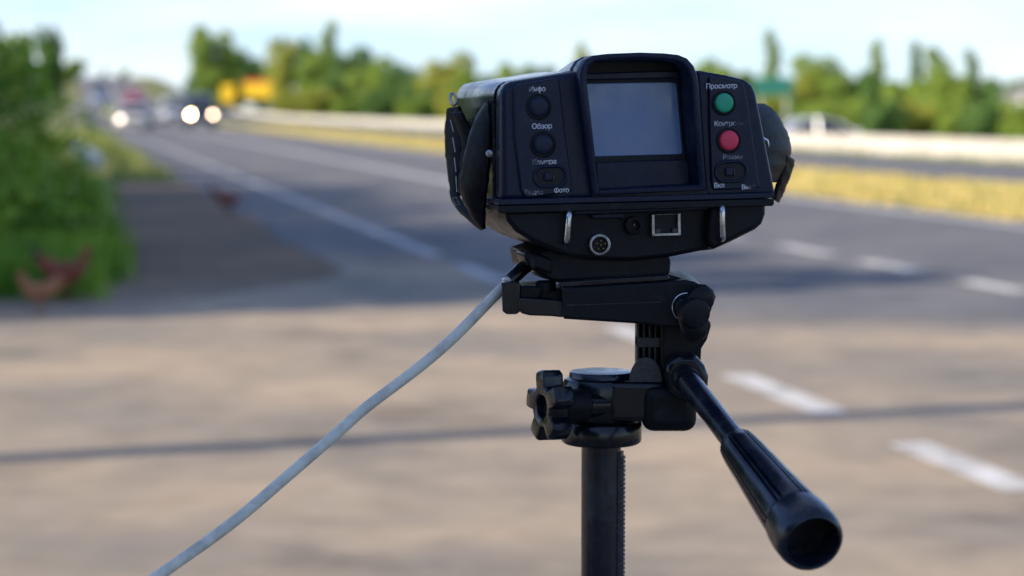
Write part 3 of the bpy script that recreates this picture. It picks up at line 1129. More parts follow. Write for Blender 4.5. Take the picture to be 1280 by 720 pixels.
car0 = car_proto(False)
van0 = car_proto(True)
CARS = [
    # van?, s, t, paint, lamps, label
    (1, 8.3, 138, 'navy', ('LIT', 'DIM'), 'dark navy van driving towards us with bright headlights on'),
    (0, 3.5, 120, 'cream', ('DIM0', None), 'cream car driving in the lane beside the left verge'),
    (1, 5.4, 172, 'red', (None, None), 'red van following close behind the cream car'),
    (0, 8.0, 192, 'white', ('PALE', 'PALE'), 'white car with pale headlights behind the dark navy van'),
    (1, 8.9, 186, 'grey', (None, None), 'silver grey van climbing down behind the dark navy van'),
    (0, 4.2, 272, 'blue', (None, None), 'pale blue car high on the hill near the tan bank'),
    (0, 4.8, 226, 'lime', (None, None), 'yellow green car on the hill behind the red van'),
    (0, 8.7, 236, 'white', (None, None), 'white car coming downhill behind the silver grey van'),
    (0, 5.0, 308, 'navy', (None, None), 'dark navy car just below the road crest'),
    (0, 8.9, 286, 'red', (None, None), 'red car high on the hill in the far lane'),
    (0, 5.1, 150, 'charcoal', (None, None), 'charcoal car between the cream car and the red van'),
    (0, 1.25, 184, 'sand', ('PALED', None), 'sand coloured car stopped on the left shoulder past the bushes'),
]
used = {0: False, 1: False}
LAMPM = {'LIT': M_LIT, 'DIM': M_LITD, 'DIM0': M_LITP, 'PALE': M_LITP, 'PALED': M_LITP}


def swap(o, old, new):
    for c in o.children_recursive:
        if c.type == 'MESH' and c.material_slots and c.material_slots[0].material == old:
            c.material_slots[0].link = 'OBJECT'
            c.material_slots[0].material = new


def place_car(v, loc, rz, pnt, lamps, label, name):
    src = van0 if v else car0
    c = copy_tree(src)
    c.name = name
    c.location = loc
    c.rotation_euler = (0, 0, rz)
    tag(c, label, 'van' if v else 'car', 'vehicles on the road')
    swap(c, PAINTS['navy'], PAINTS[pnt])
    k = 0
    for ch in c.children:
        if ch.name.startswith('headlight'):
            if lamps[k]:
                ch.material_slots[0].link = 'OBJECT'
                ch.material_slots[0].material = LAMPM[lamps[k]]
            k += 1
    return c


for v, s, t, pnt, lamps, label in CARS:
    place_car(v, rd(s, t, .02), PSI, pnt, lamps, label, 'delivery_van' if v else 'driving_car')
wp = un(1030, 135, 74)
place_car(0, (wp.x, wp.y, -.52), R(98), 'white', (None, None), 'white car parked behind the barrier with only its roof showing', 'white_car')
for root in (car0, van0):
    for ch in list(root.children_recursive):
        bpy.data.objects.remove(ch)
    bpy.data.objects.remove(root)

# ------------------------------------------------------------------ hens and litter
M_HENB = mat('brown_feathers', (.26, .07, .03), .8, noise=(28, (.15, .04, .02), .4, .65), bump=(60, .5, .01))
M_HENT = mat('tan_feathers', (.42, .19, .085), .8, noise=(28, (.26, .10, .045), .4, .65), bump=(60, .5, .01))
M_HEND = mat('black_feathers', (.02, .022, .022), .7, noise=(28, (.04, .03, .025), .4, .65), bump=(60, .5, .01))
M_COMB = mat('red_comb', (.50, .025, .02), .6, noise=(60, (.42, .02, .02), .4, .6))
M_HLEG = mat('yellow_hen_leg', (.55, .36, .10), .7, noise=(60, (.45, .28, .08), .4, .6))


def hen(loc, rz, sc, bodym, tailm, label, pecking=False):
    """faces +X; body, neck and tail are one lofted surface"""
    root = thing('hen', label, 'hen', loc, rz, 'hens on the verge')
    hz = -.16 if pecking else 0
    path = [(-.27, .40, .012, .02), (-.22, .375, .035, .05), (-.16, .32, .06, .07), (-.10, .265, .085, .085), (-.02, .245, .10, .10), (.06, .25, .088, .095), (.115, .285, .06, .07),
            (.145, .335 + hz * .4, .040, .05), (.165, .385 + hz * .9, .031, .034), (.185, .415 + hz * 1.1, .031, .032), (.212, .415 + hz * 1.2, .020, .02), (.235, .405 + hz * 1.3, .006, .006)]
    mb = MB()
    rings = []
    n = 16
    for i, (x, z, w, hh) in enumerate(path):
        a, b = path[max(i - 1, 0)], path[min(i + 1, len(path) - 1)]
        d = Vector((b[0] - a[0], 0, b[1] - a[1])).normalized()
        up = Vector((-d.z, 0, d.x))
        rings.append([Vector((x, 0, z)) + Vector((0, 1, 0)) * (w * math.cos(2 * math.pi * j / n)) + up * (hh * math.sin(2 * math.pi * j / n)) for j in range(n)])
    mb.loft(rings)
    for sy in (-.04, .04):     # legs with toes grow out of the body
        mb.tube([(0, sy, .20), (.012, sy, .12), (-.005, sy, .055), (.0, sy, .008)], [.034, .017, .009, .009], 8)
        for a in (-.5, 0, .5, 3.14):
            mb.tube([(0, sy, .008), (.05 * math.cos(a), sy + .05 * math.sin(a), .005)], [.008, .004], 6)
    b = mb.build('body', bodym, root, smooth=60)
    for sgn in (-1, 1):
        MB().loft([[Vector((.06 - .20 * u, sgn * (.088 + .022 * math.sin(math.pi * min(1, u + .15)) + .006 * k), .285 - .05 * u + (.055 * (1 - u * .7)) * math.cos(j * 2 * math.pi / 8)))
                    + Vector((0, sgn * .012 * math.sin(j * 2 * math.pi / 8), 0)) for j in range(8)] for k, u in enumerate((0, .25, .5, .75, 1))]).build('wing', bodym, root, smooth=60)
    tl = MB()
    for a in (-.5, -.25, 0, .25, .5):
        o_ = Vector((-.20, a * .03, .36))
        e_ = o_ + Vector((-.11 + abs(a) * .03, a * .09, .15 - abs(a) * .06))
        tl.loft([[o_ + Vector((0, dy, dz)) for dy, dz in ((-.008, -.03), (.008, -.03), (.008, .03), (-.008, .03))],
                 [o_.lerp(e_, .6) + Vector((0, dy, dz)) for dy, dz in ((-.008, -.04), (.008, -.04), (.008, .035), (-.008, .035))],
                 [e_ + Vector((0, dy, dz)) for dy, dz in ((-.004, -.012), (.004, -.012), (.004, .012), (-.004, .012))]])
    tl.build('tail', tailm, root, smooth=50)
    h = Vector((.185, 0, .415 + hz * 1.1))
    MB().prism([(h.x - .03, h.z + .02), (h.x + .022, h.z + .02), (h.x + .03, h.z + .045), (h.x + .012, h.z + .038), (h.x + .002, h.z + .055), (h.x - .012, h.z + .04), (h.x - .03, h.z + .048)], -.005, .005).build('comb', M_COMB, root)
    MB().prism([(h.x + .01, h.z - .015), (h.x + .03, h.z - .02), (h.x + .026, h.z - .055), (h.x + .014, h.z - .05)], -.012, .012).build('wattle', M_COMB, root)
    root.scale = (sc, sc, sc)
    return root


p = un(45, 135, 13.5)
hen((p.x, p.y, 0.0), R(188), .60, M_HENT, M_HENB, 'tan hen with a pale head at the edge of the weeds')
p = un(78, 135, 14.5)
hen((p.x, p.y, 0.0), R(14), .78, M_HENB, M_HEND, 'dark brown hen with a raised black tail beside the tan hen')
p = un(284, 135, 26.3)
hen((p.x, p.y, 0.0), R(20), .75, M_HENB, M_HENB, 'russet hen alone on the gravel by the road edge', True)

M_SACK = mat('pale_plastic_sack', (.70, .66, .60), .4, noise=(5, (.45, .55, .72), .48, .62), bump=(14, .8, .05))
p = un(104, 135, 44)
sk = MB()
rs = random.Random(2)
rings = []
for i in range(9):
    u = i / 8
    rr = .21 * math.sin(math.pi * (.08 + .86 * u)) ** .6
    rings.append([Vector((-.36 + .72 * u, math.cos(a) * rr * (1 + rs.uniform(-.15, .15)), .19 + math.sin(a) * rr * .85 * (1 + rs.uniform(-.15, .15)) + .10 * (1 - u))) for a in [2 * math.pi * j / 14 for j in range(14)]])
sk.loft(rings)
sack = sk.build('plastic_sack', M_SACK, None, smooth=70)
sack.location = (p.x, p.y, 0.1)
sack.rotation_euler = (0, R(22), R(-12))
tag(sack, 'pale crumpled plastic sack dumped on the grass beside the bushes', 'sack')

# ------------------------------------------------------------------ tripod
YC = 1.475                                    # world Y of the centre column's axis


def wp(px, py, Y):
    r = ray(px, py)
    return CO + r * (Y / r.y)


ax0 = wp(751.5, 560, YC)
tri = thing('camera_tripod', 'black camera tripod with pan head, star knob and long fluted handle', 'tripod', (ax0.x, YC, 0))


def tl(px, py, Y):
    return wp(px, py, Y) - tri.location


def pprism(poly, Y0, Y1):
    """px outline seen on the plane Y0, pushed straight back to Y1"""
    q = [tl(a, b, Y0) for a, b in poly]
    return MB().loft([[Vector((v.x, v.y, v.z)) for v in q], [Vector((v.x, v.y + (Y1 - Y0), v.z)) for v in q]])


PX = 1.475 / FPX
# centre column, rack, collar
zc0, zc1 = tl(752, 562, YC).z, .62
colr = 25.0 * PX
MB().lathe((0, 0, 0), (0, 0, 1), [(zc1, colr), (zc0 + .02, colr)], 40).build('centre_column', TUBE, tri)
rk = MB()
ra = R(-12)                                    # direction of the rack round the column
rc = Vector((math.cos(ra), math.sin(ra), 0))
rt = Vector((-rc.y, rc.x, 0))


def rbox(r0, r1, w, z0, z1):
    rk.hexa([rc * r + rt * k + Vector((0, 0, z)) for z in (z0, z1) for r, k in ((r0, -w), (r1, -w), (r1, w), (r0, w))])


rbox(colr - .003, colr + .0012, .0052, zc1, zc0 - .001)
z = zc1 + .002
while z < zc0 - .004:
    rbox(colr + .0010, colr + .0026, .0046, z, z + .0019)
    z += .0031
tag(rk.build('gear_rack', RIBM, tri), kind='stuff')
zb, zt = tl(752, 561, YC - .027).z, tl(752, 533, YC - .027).z
cr = 51 * PX
MB().lathe((0, 0, 0), (0, 0, 1), [(zb, cr - .0022), (zb + .0012, cr - .0005), (zb + .003, cr), (zt - .0012, cr), (zt - .0003, cr - .0007), (zt, cr - .002), (zt, cr - .006)], 48).build('collar', GLOSSB, tri)
# pan base: round drum and its arm to the right
z0, z1 = zt + .0005, tl(752, 476, YC - .025).z
dr = 49 * PX
MB().lathe((0, 0, 0), (0, 0, 1), [(z0, dr - .003), (z0 + .004, dr - .001), (z1 - .005, dr), (z1 - .0015, dr - .0015), (z1, dr - .005)], 48).build('pan_drum', GLOSSB, tri)
z2 = z1 + .0035
MB().lathe((0, 0, 0), (0, 0, 1), [(z1 - .001, 41 * PX), (z2 - .001, 40.5 * PX), (z2, 39 * PX), (z2 + .0004, 34 * PX)], 48).build('pan_cap', TUBE, tri)
xr = tl(832, 500, YC - .02).x
MB().box((0.004, -.0262, z0 + .002), (xr, .024, z1 - .0004)).build('pan_arm', GLOSSB, tri, .004, 4)
ln = tl(768, 485, YC - .027)
MB().box((ln.x - .0006, -.0272, z0 + .012), (ln.x + .0006, -.0235, z1 - .006)).build('seam', PITB, tri)
q0, q1 = tl(803, 541, YC - .03), tl(872, 482, YC - .03)
MB().box((q0.x, -.03, q0.z), (q1.x, .022, q1.z)).build('tilt_base', BLACK, tri, .008, 4)
# half-round index plate standing on the pan arm
hc = tl(806, 474, YC - .012)
hpoly = [(hc.x + .0115 * math.cos(a) * 1.0, hc.z - .002 + .0185 * math.sin(a)) for a in [math.pi * k / 16 for k in range(17)]]
MB().prism(hpoly, -.0240, -.0205).build('index_plate', RIBM, tri, .0006, 2)
# ribbed bracket with slots
b0, b1 = tl(796, 462, YC - .014), tl(828, 403, YC - .014)
bw = b1.x - b0.x
rbm = MB()
nx = 4
bar_ = bw / (nx * 2.6 + 1)
slot = (bw - bar_ * (nx + 1)) / nx
for k in range(nx + 1):
    x = b0.x + k * (slot + bar_)
    rbm.box((x, -.014, b0.z), (x + bar_, .010, b1.z))
zz = tl(800, 427, YC - .014).z
rbm.box((b0.x, -.0145, zz - .004), (b1.x + .001, .0105, zz + .003))
rbm.box((b0.x, -.0142, b0.z - .003), (b1.x, .0102, b0.z + .002))
rbm.build('slotted_bracket', RIBM, tri, .0004, 1)
MB().box((b0.x + .001, -.003, b0.z), (b1.x, .006, b1.z)).build('bracket_core', PITB, tri)
pprism([(826, 402), (884, 398), (890, 405), (884, 425), (877, 436), (875, 474), (826, 478)], YC - .022, YC + .024).build('tilt_post', BLACK, tri, .003, 3)
# platform (tilting arm) with the quick release plate
pprism([(703, 362), (706, 360), (838, 352), (856, 350), (868, 352), (880, 359), (888, 370), (890, 386), (884, 402), (868, 411), (830, 409), (800, 405), (706, 399), (703, 397)],
       YC - .046, YC + .045).build('platform_arm', BLACK, tri, .0022, 4)
pprism([(707, 381), (825, 377), (825, 378.4), (707, 382.4)], YC - .0466, YC - .045).build('arm_ridge', GLOSSB, tri)
pprism([(698, 352.5), (834, 344), (837, 346), (837, 351), (700, 360)], YC - .040, YC + .048).build('quick_release_plate', GLOSSB, tri, .0012, 3)
pprism([(834, 343), (842, 344.5), (868, 353), (868, 362), (834, 357)], YC - .030, YC + .046).build('plate_stop', BLACK, tri, .0012, 3)
# release lever block on the left
pprism([(627, 353), (648, 353), (650, 355), (650, 390), (645, 393), (633, 393), (628, 389)], YC - .034, YC + .006).build('release_lever', GLOSSB, tri, .0022, 4)
pprism([(648, 357), (680, 358.5), (675, 374), (648, 373)], YC - .026, YC + .02).build('clamp_block', BLACK, tri, .0016, 3)
pprism([(648.5, 374), (652, 372), (704, 376), (704, 397), (690, 395.5), (662, 394.5), (652, 392), (648.5, 388)], YC - .038, YC + .02).build('clamp_jaw', GLOSSB, tri, .0028, 4)
pprism([(674, 359), (706, 361), (706, 380), (674, 378)], YC - .018, YC + .022).build('clamp_body', BLACK, tri, .001, 2)
sc_ = tl(682, 356, YC - .02)
MB().lathe(sc_, (0, 0, 1), [(-.004, .007), (.0018, .007), (.0028, .0055), (.003, .003)], 24).build('clamp_screw', BLACK, tri)
# tilt lock: bright ring, dome and lobed knob
kc = tl(858, 384, YC - .0475)
MB().tube([kc + Vector((math.cos(a) * .0092, 0, math.sin(a) * .0092)) for a in [2 * math.pi * k / 40 for k in range(40)]], .0007, 8, closed=True).build('pivot_ring', METAL, tri)
MB().lathe(kc + Vector((0, .001, 0)), (0, -1, 0), [(0, .0088), (.003, .0078), (.0055, .0055), (.007, .002)], 32).build('pivot_dome', GLOSSB, tri)
kn = tl(868, 391, YC - .070)
kax = Vector((.30, -1, -.06)).normalized()


def lobes(n, depth, ph):
    def f(i, a):
        c = .5 + .5 * math.cos(n * (a - ph))
        return 1 - depth + depth * sm(c * 1.35 - .15)
    return f


MB().lathe(kn + kax * -.018, kax, [(0, .006), (.010, .0075), (.011, .0098), (.020, .0102), (.022, .0094), (.023, .006)], 40).build('lock_knob_hub', BLACK, tri)
kb = MB()
u_ = Vector((0, 0, 1)).cross(kax).normalized()
w_ = kax.cross(u_)
for ang in (R(52), R(283)):
    d_ = Vector((math.cos(ang), 0, math.sin(ang)))
    d_ = (d_ - kax * d_.dot(kax)).normalized()
    c_ = kn + kax * -.002
    s_ = kax.cross(d_)
    ring = []
    for r_, hw_, hh_ in ((.003, .0095, .0050), (.012, .0085, .0055), (.0175, .0066, .0052), (.0195, .0040, .0036)):
        ring.append([c_ + d_ * r_ + s_ * a * hw_ + kax * (b * hh_ - .003) for a, b in ((-1, -.5), (-.5, -1), (.5, -1), (1, -.5), (1, .5), (.5, 1), (-.5, 1), (-1, .5))])
    kb.loft(ring)
kb.build('lock_knob', BLACK, tri, smooth=50)
# pan star knob on the left
sk_c = tl(687, 508, YC - .036)
sax = Vector((-.90, -.42, .02)).normalized()
su = Vector((0, 0, 1)) - sax * sax.z
su.normalize()
sw = sax.cross(su)
stm = tl(735, 505, YC - .018)
MB().lathe(sk_c - sax * .030, sax, [(-.016, .0088), (.0, .0088), (.002, .0092)], 32).build('knob_stem', GLOSSB, tri)
MB().lathe(sk_c - sax * .0275, sax, [(0, .0100), (.001, .0112), (.018, .0114), (.020, .0112)], 36).build('knob_collar', BLACK, tri)
star = MB()
N = 100
out_, inn_ = [], []
for k in range(N):
    a = 2 * math.pi * k / N
    c = math.cos(5 * (a - R(8)))
    out_.append((a, .0148 + .0098 * sm(.5 + .5 * max(-1, min(1, c * 1.9 + .15)))))


def sp(a, r, d):
    return sk_c + sax * d + (su * math.cos(a) + sw * math.sin(a)) * r


star.loft([[sp(a, .0070, .0015) for a, r in out_], [sp(a, .0080, .0058) for a, r in out_], [sp(a, .0096, .0066) for a, r in out_], [sp(a, r - .0022, .0066) for a, r in out_], [sp(a, r - .0006, .0058) for a, r in out_], [sp(a, r, .0042) for a, r in out_],
           [sp(a, r, -.0062) for a, r in out_], [sp(a, r - .0018, -.0080) for a, r in out_], [sp(a, .006, -.0082) for a, r in out_]])
star.build('star_knob', GLOSSB, tri, smooth=45)
# pan handle: clamp block, rod, fluted grip
h0 = tl(858, 474, YC - .052)
h1 = tl(1017, 679, 1.190)
hd = (h1 - h0).normalized()
HL = (h1 - h0).length
pprism([(832, 462), (838, 450), (848, 445), (870, 445), (881, 457), (886, 470), (884, 500), (870, 506), (836, 492)], YC - .048, YC + .012).build('handle_socket', GLOSSB, tri, .004, 4)
MB().lathe(h0, hd, [(-.004, .0086), (.003, .0091), (.0045, .0088), (.0046, .0082)], 36).build('socket_ring', BLACK, tri)
g0 = None
for k in range(400):
    q = h0 + hd * (HL * k / 400) + tri.location
    d_ = q - CO
    px_ = 640 + FPX * d_.x / d_.dot(CF)
    if px_ > 921:
        g0 = HL * k / 400
        break
MB().lathe(h0, hd, [(-.012, .0079), (.0, .0079), (g0 + .02, .0079)], 36).build('handle_rod', TUBE, tri)


def flute(i, a):
    if i < 2 or i > 9:
        return 1.0
    ph = (a * 7 / (2 * math.pi)) % 1.0
    d = abs(ph - .5)
    g = 0.0
    for c in (.40, .60):
        g = max(g, 1 - min(1, abs(ph - c) / .065))
    return 1 - .15 * sm(g * 1.3)


GL = HL - g0
prof = [(g0, .0082), (g0 + .001, .0100), (g0 + .0025, .0118), (g0 + .012, .0128)]
for k in range(1, 7):
    prof.append((g0 + .012 + (GL - .044) * k / 6, .0128 + .0050 * k / 6))
prof += [(HL - .0305, .0176), (HL - .030, .0170), (HL - .0285, .0168), (HL - .0275, .0188), (HL - .018, .0196), (HL - .008, .0194), (HL - .003, .0184), (HL - .0005, .0166), (HL, .0156), (HL - .003, .0148), (HL - .004, .001)]
MB().lathe(h0, hd, prof[:12], 168, flute).build('handle_grip', TUBE, tri, smooth=55)
MB().lathe(h0, hd, prof[11:-2] + [(HL - .0006, .0150), (HL - .016, .0142)], 64).build('grip_end_band', TUBE, tri, smooth=55)
MB().lathe(h0, hd, [(HL - .019, .0140), (HL - .0165, .0146), (HL - .0160, .0140)], 64).build('grip_end_cap', PITB, tri, smooth=30)
# spider and legs, below the picture
MB().lathe((0, 0, 0), (0, 0, 1), [(.60, .020), (.605, .034), (.66, .036), (.69, .030), (.70, colr + .003)], 40).build('spider', BLACK, tri)
for k in range(3):
    a = R(90 + 120 * k + 20)
    d_ = Vector((math.cos(a), math.sin(a), 0))
    top_, knee, foot = d_ * .045 + Vector((0, 0, .65)), d_ * .22 + Vector((0, 0, .30)), d_ * .36 + Vector((0, 0, .012))
    lg = MB().tube([top_, knee], [.014, .013], 16).build('leg', TUBE, tri)
    MB().tube([top_.lerp(knee, .9), foot], [.010, .009], 16).build('lower_leg', TUBE, lg)
    MB().lathe(knee, (foot - knee), [(-.02, .016), (-.018, .018), (.018, .018), (.02, .015)], 24).build('leg_clamp', BLACK, lg)
    MB().lathe(foot + Vector((0, 0, .012)), (foot - knee), [(-.01, .009), (-.006, .014), (.014, .014), (.020, .010)], 20).build('rubber_foot', PITB, lg)
    MB().tube([Vector((0, 0, .42)), d_ * .185 + Vector((0, 0, .375))], .005, 8).build('brace', TUBE, lg)

# ------------------------------------------------------------------ radar speed camera
DC = un(790, 175, 1.43)
MD = Matrix.Translation(DC) @ Matrix.Rotation(R(11.0), 4, 'Z') @ Matrix.Rotation(R(-1.5), 4, 'Y')
MI = MD.inverted()
LO = MI @ CO
dev = thing('radar_speed_camera', 'black handheld radar speed camera with small display and green and red buttons', 'speed camera', DC)
dev.rotation_euler = MD.to_euler()
base_shift = Vector((0, 0, 0))


def dl(px, py, yo=0.0):
    """pixel -> device frame on the plane local y = yo"""
    d = MI.to_3x3() @ ray(px, py)
    return LO + d * ((yo - LO.y) / d.y)


def dpoly(pts, yo=0.0):
    return [(v.x, v.z) for v in (dl(a, b, yo) for a, b in pts)]


def dprism(pts, y0, y1, at=None):
    return MB().prism(dpoly(pts, y0 if at is None else at), y0, y1)


# shell: rear outline carried forward, growing slightly
rear = [(624, 252), (624, 122), (625.5, 113), (630, 106), (637, 102), (680, 95), (722, 88), (800, 86), (874, 88.5), (905, 94), (928, 99.5), (937, 106), (942, 116), (950, 155), (958, 197), (967, 243)]
P0 = dpoly(rear)
cx = sum(p[0] for p in P0) / len(P0)
cz = sum(p[1] for p in P0) / len(P0)


def sec(y, sc, dz=0.0, inset=0.0):
    out = []
    for x, z in P0:
        dx, dz_ = x - cx, z - cz
        L = math.hypot(dx, dz_)
        k = sc * (1 - inset / L)
        out.append((cx + dx * k, y, cz + dz_ * k + dz))
    return out


MB().loft([sec(.0205, 1), sec(.05, 1.012), sec(.150, 1.03), sec(.158, 1.02, 0, .003), sec(.162, 1.0, 0, .01)]).build('housing', HOUS, dev, smooth=50)
# rear face: plates left, right and below the display well
dprism([(624, 252), (624, 122), (625.5, 113), (630, 106), (637, 102), (680, 95), (732, 87), (729.5, 110), (733, 140), (738, 180), (745, 240), (745, 251)], 0, .0200, .005).build('rear_panel', FACE, dev, .0046, 6)
dprism([(868, 87.5), (874, 88.5), (905, 94), (928, 99.5), (937, 106), (942, 116), (950, 155), (958, 197), (967, 243), (880, 246), (878, 232), (874.5, 185), (871.5, 140), (869.5, 106)], 0, .0200, .005).build('rear_panel', FACE, dev, .0046, 6)
dprism([(740, 243), (884, 236), (884, 247), (740, 252)], .0002, .0200).build('rear_panel', FACE, dev)
# bottom rim, two stacked ribs
r1 = [(623, 249.5), (967, 241), (968, 242.5), (968, 247.5), (623, 256.5), (622.5, 255)]
r2 = [(623, 257.5), (968, 248.6), (968, 255), (966, 257.5), (625, 267), (623, 265)]
dprism(r1, -.0060, .050).build('rim_rib', FACE, dev, .0011, 3)
dprism(r2, -.0068, .052).build('rim_rib', BLACK, dev, .0011, 3)
# lower hull
hull = [(629, 262), (958, 252), (957.5, 268), (953, 280), (945, 287), (915, 302), (893, 312), (876, 314), (835, 322), (790, 326.5), (745, 325.5), (700, 318), (668, 304), (645, 290), (633, 276)]
H0 = dpoly(hull, .012)
hx = sum(p[0] for p in H0) / len(H0)
hz = sum(p[1] for p in H0) / len(H0)
MB().loft([[(x, .012, z) for x, z in H0], [(hx + (x - hx) * 1.02, .13, hz + (z - hz) * .95) for x, z in H0], [(hx + (x - hx) * .95, .155, hz + (z - hz) * .8) for x, z in H0]]).build('lower_hull', BLACK, dev, .003, 3)
dprism([(630, 263), (713, 261), (713, 268), (708, 300), (714, 320), (700, 317), (668, 303.5), (645, 289.5), (634, 276)], -.001, .02).build('hull_cheek', BLACK, dev, .003, 3)
dprism([(889, 255), (957, 252.5), (957, 268), (952, 279.5), (944, 286), (914, 301), (893, 311.5), (888, 311), (886, 300)], -.001, .02).build('hull_cheek', BLACK, dev, .003, 3)
# details in the connector bay
dprism([(716, 263), (886, 257), (886, 263), (716, 269)], .004, .02).build('bay_lintel', FACE, dev, .001, 2)
dprism([(737, 268), (778, 266), (781, 276), (776, 272.5), (742, 273.5)], .007, .018).build('bay_flap', FACE, dev, .0008, 2)


def dring(px, py, r0, r1, y0, y1, m, name, parent=dev, seg=40):
    c = dl(px, py, y0)
    k = 1.44 / FPX
    return MB().lathe((c.x, y1, c.z), (0, -1, 0), [(0, r0 * k), (y1 - y0, r0 * k), (y1 - y0, (r0 + 1.0) * k), (y1 - y0 + .0004, (r0 + 1.4) * k), (y1 - y0 + .0004, (r1 - 1) * k), (y1 - y0, r1 * k), (0, r1 * k)], seg, cap=False).build(name, m, parent)


dring(750, 306, 10.6, 13.6, .007, .020, DULLM, 'round_connector')
c = dl(750, 306, .0105)
pin_core = MB().lathe((c.x, .013, c.z), (0, -1, 0), [(0, .0056), (.0025, .0056), (.0026, .0052)], 32).build('connector_core', PITB, dev)
for a, r in ((90, .0030), (162, .0030), (234, .0030), (306, .0030), (18, .0030), (0, 0)):
    MB().lathe((c.x + r * math.cos(R(a)), .0105, c.z + r * math.sin(R(a))), (0, -1, 0), [(0, .0006), (.0025, .0006), (.003, .0003)], 8).build('pin', BRASS, pin_core)
dring(793, 282, 7.2, 11.5, .0075, .020, BLACK, 'power_jack')
c = dl(793, 282, .0112)
MB().lathe((c.x, .0130, c.z), (0, -1, 0), [(0, .0038), (.0012, .0038), (.0013, .0034)], 24).build('jack_hole', PITB, dev)
MB().lathe((c.x - .0005, .0118, c.z + .0005), (0, -1, 0), [(0, .0007), (.0022, .0007), (.0026, .0003)], 10).build('jack_pin', DULLM, dev)
nf = MB()
for pts in ([(814.5, 268), (818.5, 267.8), (819, 295), (815, 295.2)], [(847, 266.6), (851, 266.4), (851.6, 294), (847.6, 294.1)], [(815, 291.8), (851.4, 290.6), (851.6, 294.3), (815.2, 295.5)], [(818.6, 267.9), (847, 266.7), (847, 268.0), (818.6, 269.2)]):
    nf.prism(dpoly(pts, .006), .006, .016)
nf.build('network_socket', DULLM, dev, .0003, 1)
dprism([(818.4, 268.5), (847.4, 267.5), (847.6, 291), (818.8, 292)], .0095, .0125).build('socket_hole', PITB, dev)
for pts in ([(819.5, 286), (826, 285.8), (826, 291), (819.5, 291.2)], [(841, 285.5), (847, 285.2), (847, 290.2), (841, 290.5)]):
    dprism(pts, .0068, .0098).build('socket_tab', RIBM, dev)
# steel wire loops
for x0_, y0_, x1_, y1_ in ((711.5, 266, 708.5, 303), (902.5, 259, 903, 299)):
    a_, b_ = dl(x0_, y0_, -.008), dl(x1_, y1_, -.008)
    loop = []
    cen = (a_ + b_) / 2
    Lh = (a_ - b_).length / 2 - .0034
    up_ = (a_ - b_).normalized()
    sd = Vector((.26, .95, 0)).normalized()
    for k in range(28):
        an = 2 * math.pi * k / 28
        loop.append(cen + sd * (.0042 * math.cos(an) + .003) + up_ * (.0034 * math.sin(an) + (Lh if math.sin(an) >= 0 else -Lh)))
    MB().tube(loop, .0021, 10, closed=True).build('wire_loop', METAL, dev, smooth=60)
# visor round the display
of = [(741, 244), (738.5, 225), (733.5, 180), (728.5, 140), (724.5, 108), (724.5, 95), (727, 84), (732.5, 75), (742, 69.5), (760, 67.2), (800, 65.6), (830, 66.6), (848, 68.6), (859, 73), (867, 82), (871.5, 93), (874, 106), (876, 140), (879, 185), (882, 225), (883.5, 238)]
inf = [(749, 238), (747, 220), (742.5, 180), (738, 140), (734.2, 108), (734, 96), (735.6, 86), (740, 79.5), (746, 76.3), (765, 74.6), (800, 73.2), (828, 74.2), (843, 76), (852.5, 79), (859.5, 86), (863, 95), (865.5, 106), (867.5, 140), (870.5, 185), (873, 220), (874.5, 231)]
YH = -.013
YS = .0165                                      # depth of the display in its well


def yfront(py):
    return YH + (.006) * sm((py - 150) / 95)


rows = []
n_ = len(of)
for k in range(n_):
    yo = yfront(of[k][1])
    o_ = dl(*of[k], yo)
    i_ = dl(*inf[k], yo)
    nrm = (Vector((o_.x, 0, o_.z)) - Vector((i_.x, 0, i_.z))).normalized()
    e = .0008
    # keep wall sections perpendicular to the face; the inside slopes a little towards the display
    rows.append([Vector((o_.x, .004, o_.z)), Vector((o_.x, yo + e, o_.z)), o_ - nrm * e, i_ + nrm * e, Vector((i_.x, yo + e, i_.z)), Vector((i_.x - nrm.x * .0012, YS + .002, i_.z - nrm.z * .0012)), Vector((o_.x - nrm.x * .0012, YS + .002, o_.z - nrm.z * .0012))])
rows.append(rows[0])
bmv = MB().loft(rows, cap=False)
bmv.build('display_visor', FACE, dev, smooth=55)
bump_ = [(o_.x, o_.z) for o_ in (dl(*q, YH) for q in of[4:17])]
MB().loft([[(x, YS + .0025, z) for x, z in bump_], [(x, .035, z - .001) for x, z in bump_], [(x, .075, z - .006) for x, z in bump_], [(x, .10, z - .013) for x, z in bump_]]).build('visor_hump', HOUS, dev, .002, 3, smooth=50)
# bottom sill of the visor
dprism([(741, 238.5), (882, 231), (883, 237.5), (741.5, 245)], -.0068, YS).build('visor_sill', FACE, dev, .001, 3)
# display
scr = [(723, 104.5), (840, 102.3), (846, 105), (853.5, 191), (851, 193.2), (731, 196.5), (728, 193)]
dprism([(722, 92), (846, 88), (855, 94), (858, 103), (850, 100), (842, 97.8), (722, 100.4)], YS - .0035, YS).build('display_lip', FACE, dev, .0008, 2)
dprism([(848, 98), (853, 97), (862.5, 194), (857, 196)], YS - .0028, YS).build('display_lip', FACE, dev, .0008, 2)
MB().prism([(a_.x, a_.z) for a_ in [(dl(*o_, yfront(o_[1])) * .4 + dl(*i_, yfront(o_[1])) * .6) for o_, i_ in zip(of, inf)]], YS - .0010, YS + .0018).build('display_frame', PITB, dev, .0008, 2)
dprism(scr, YS - .0020, YS, YS - .0020).build('display', SCREEN, dev, .0006, 2)
dprism([(745, 203), (858, 199), (861, 202), (862.5, 230), (860, 232), (749, 238), (746.5, 236)], YS - .0042, YS).build('lower_cover', FACE, dev, .0012, 3)
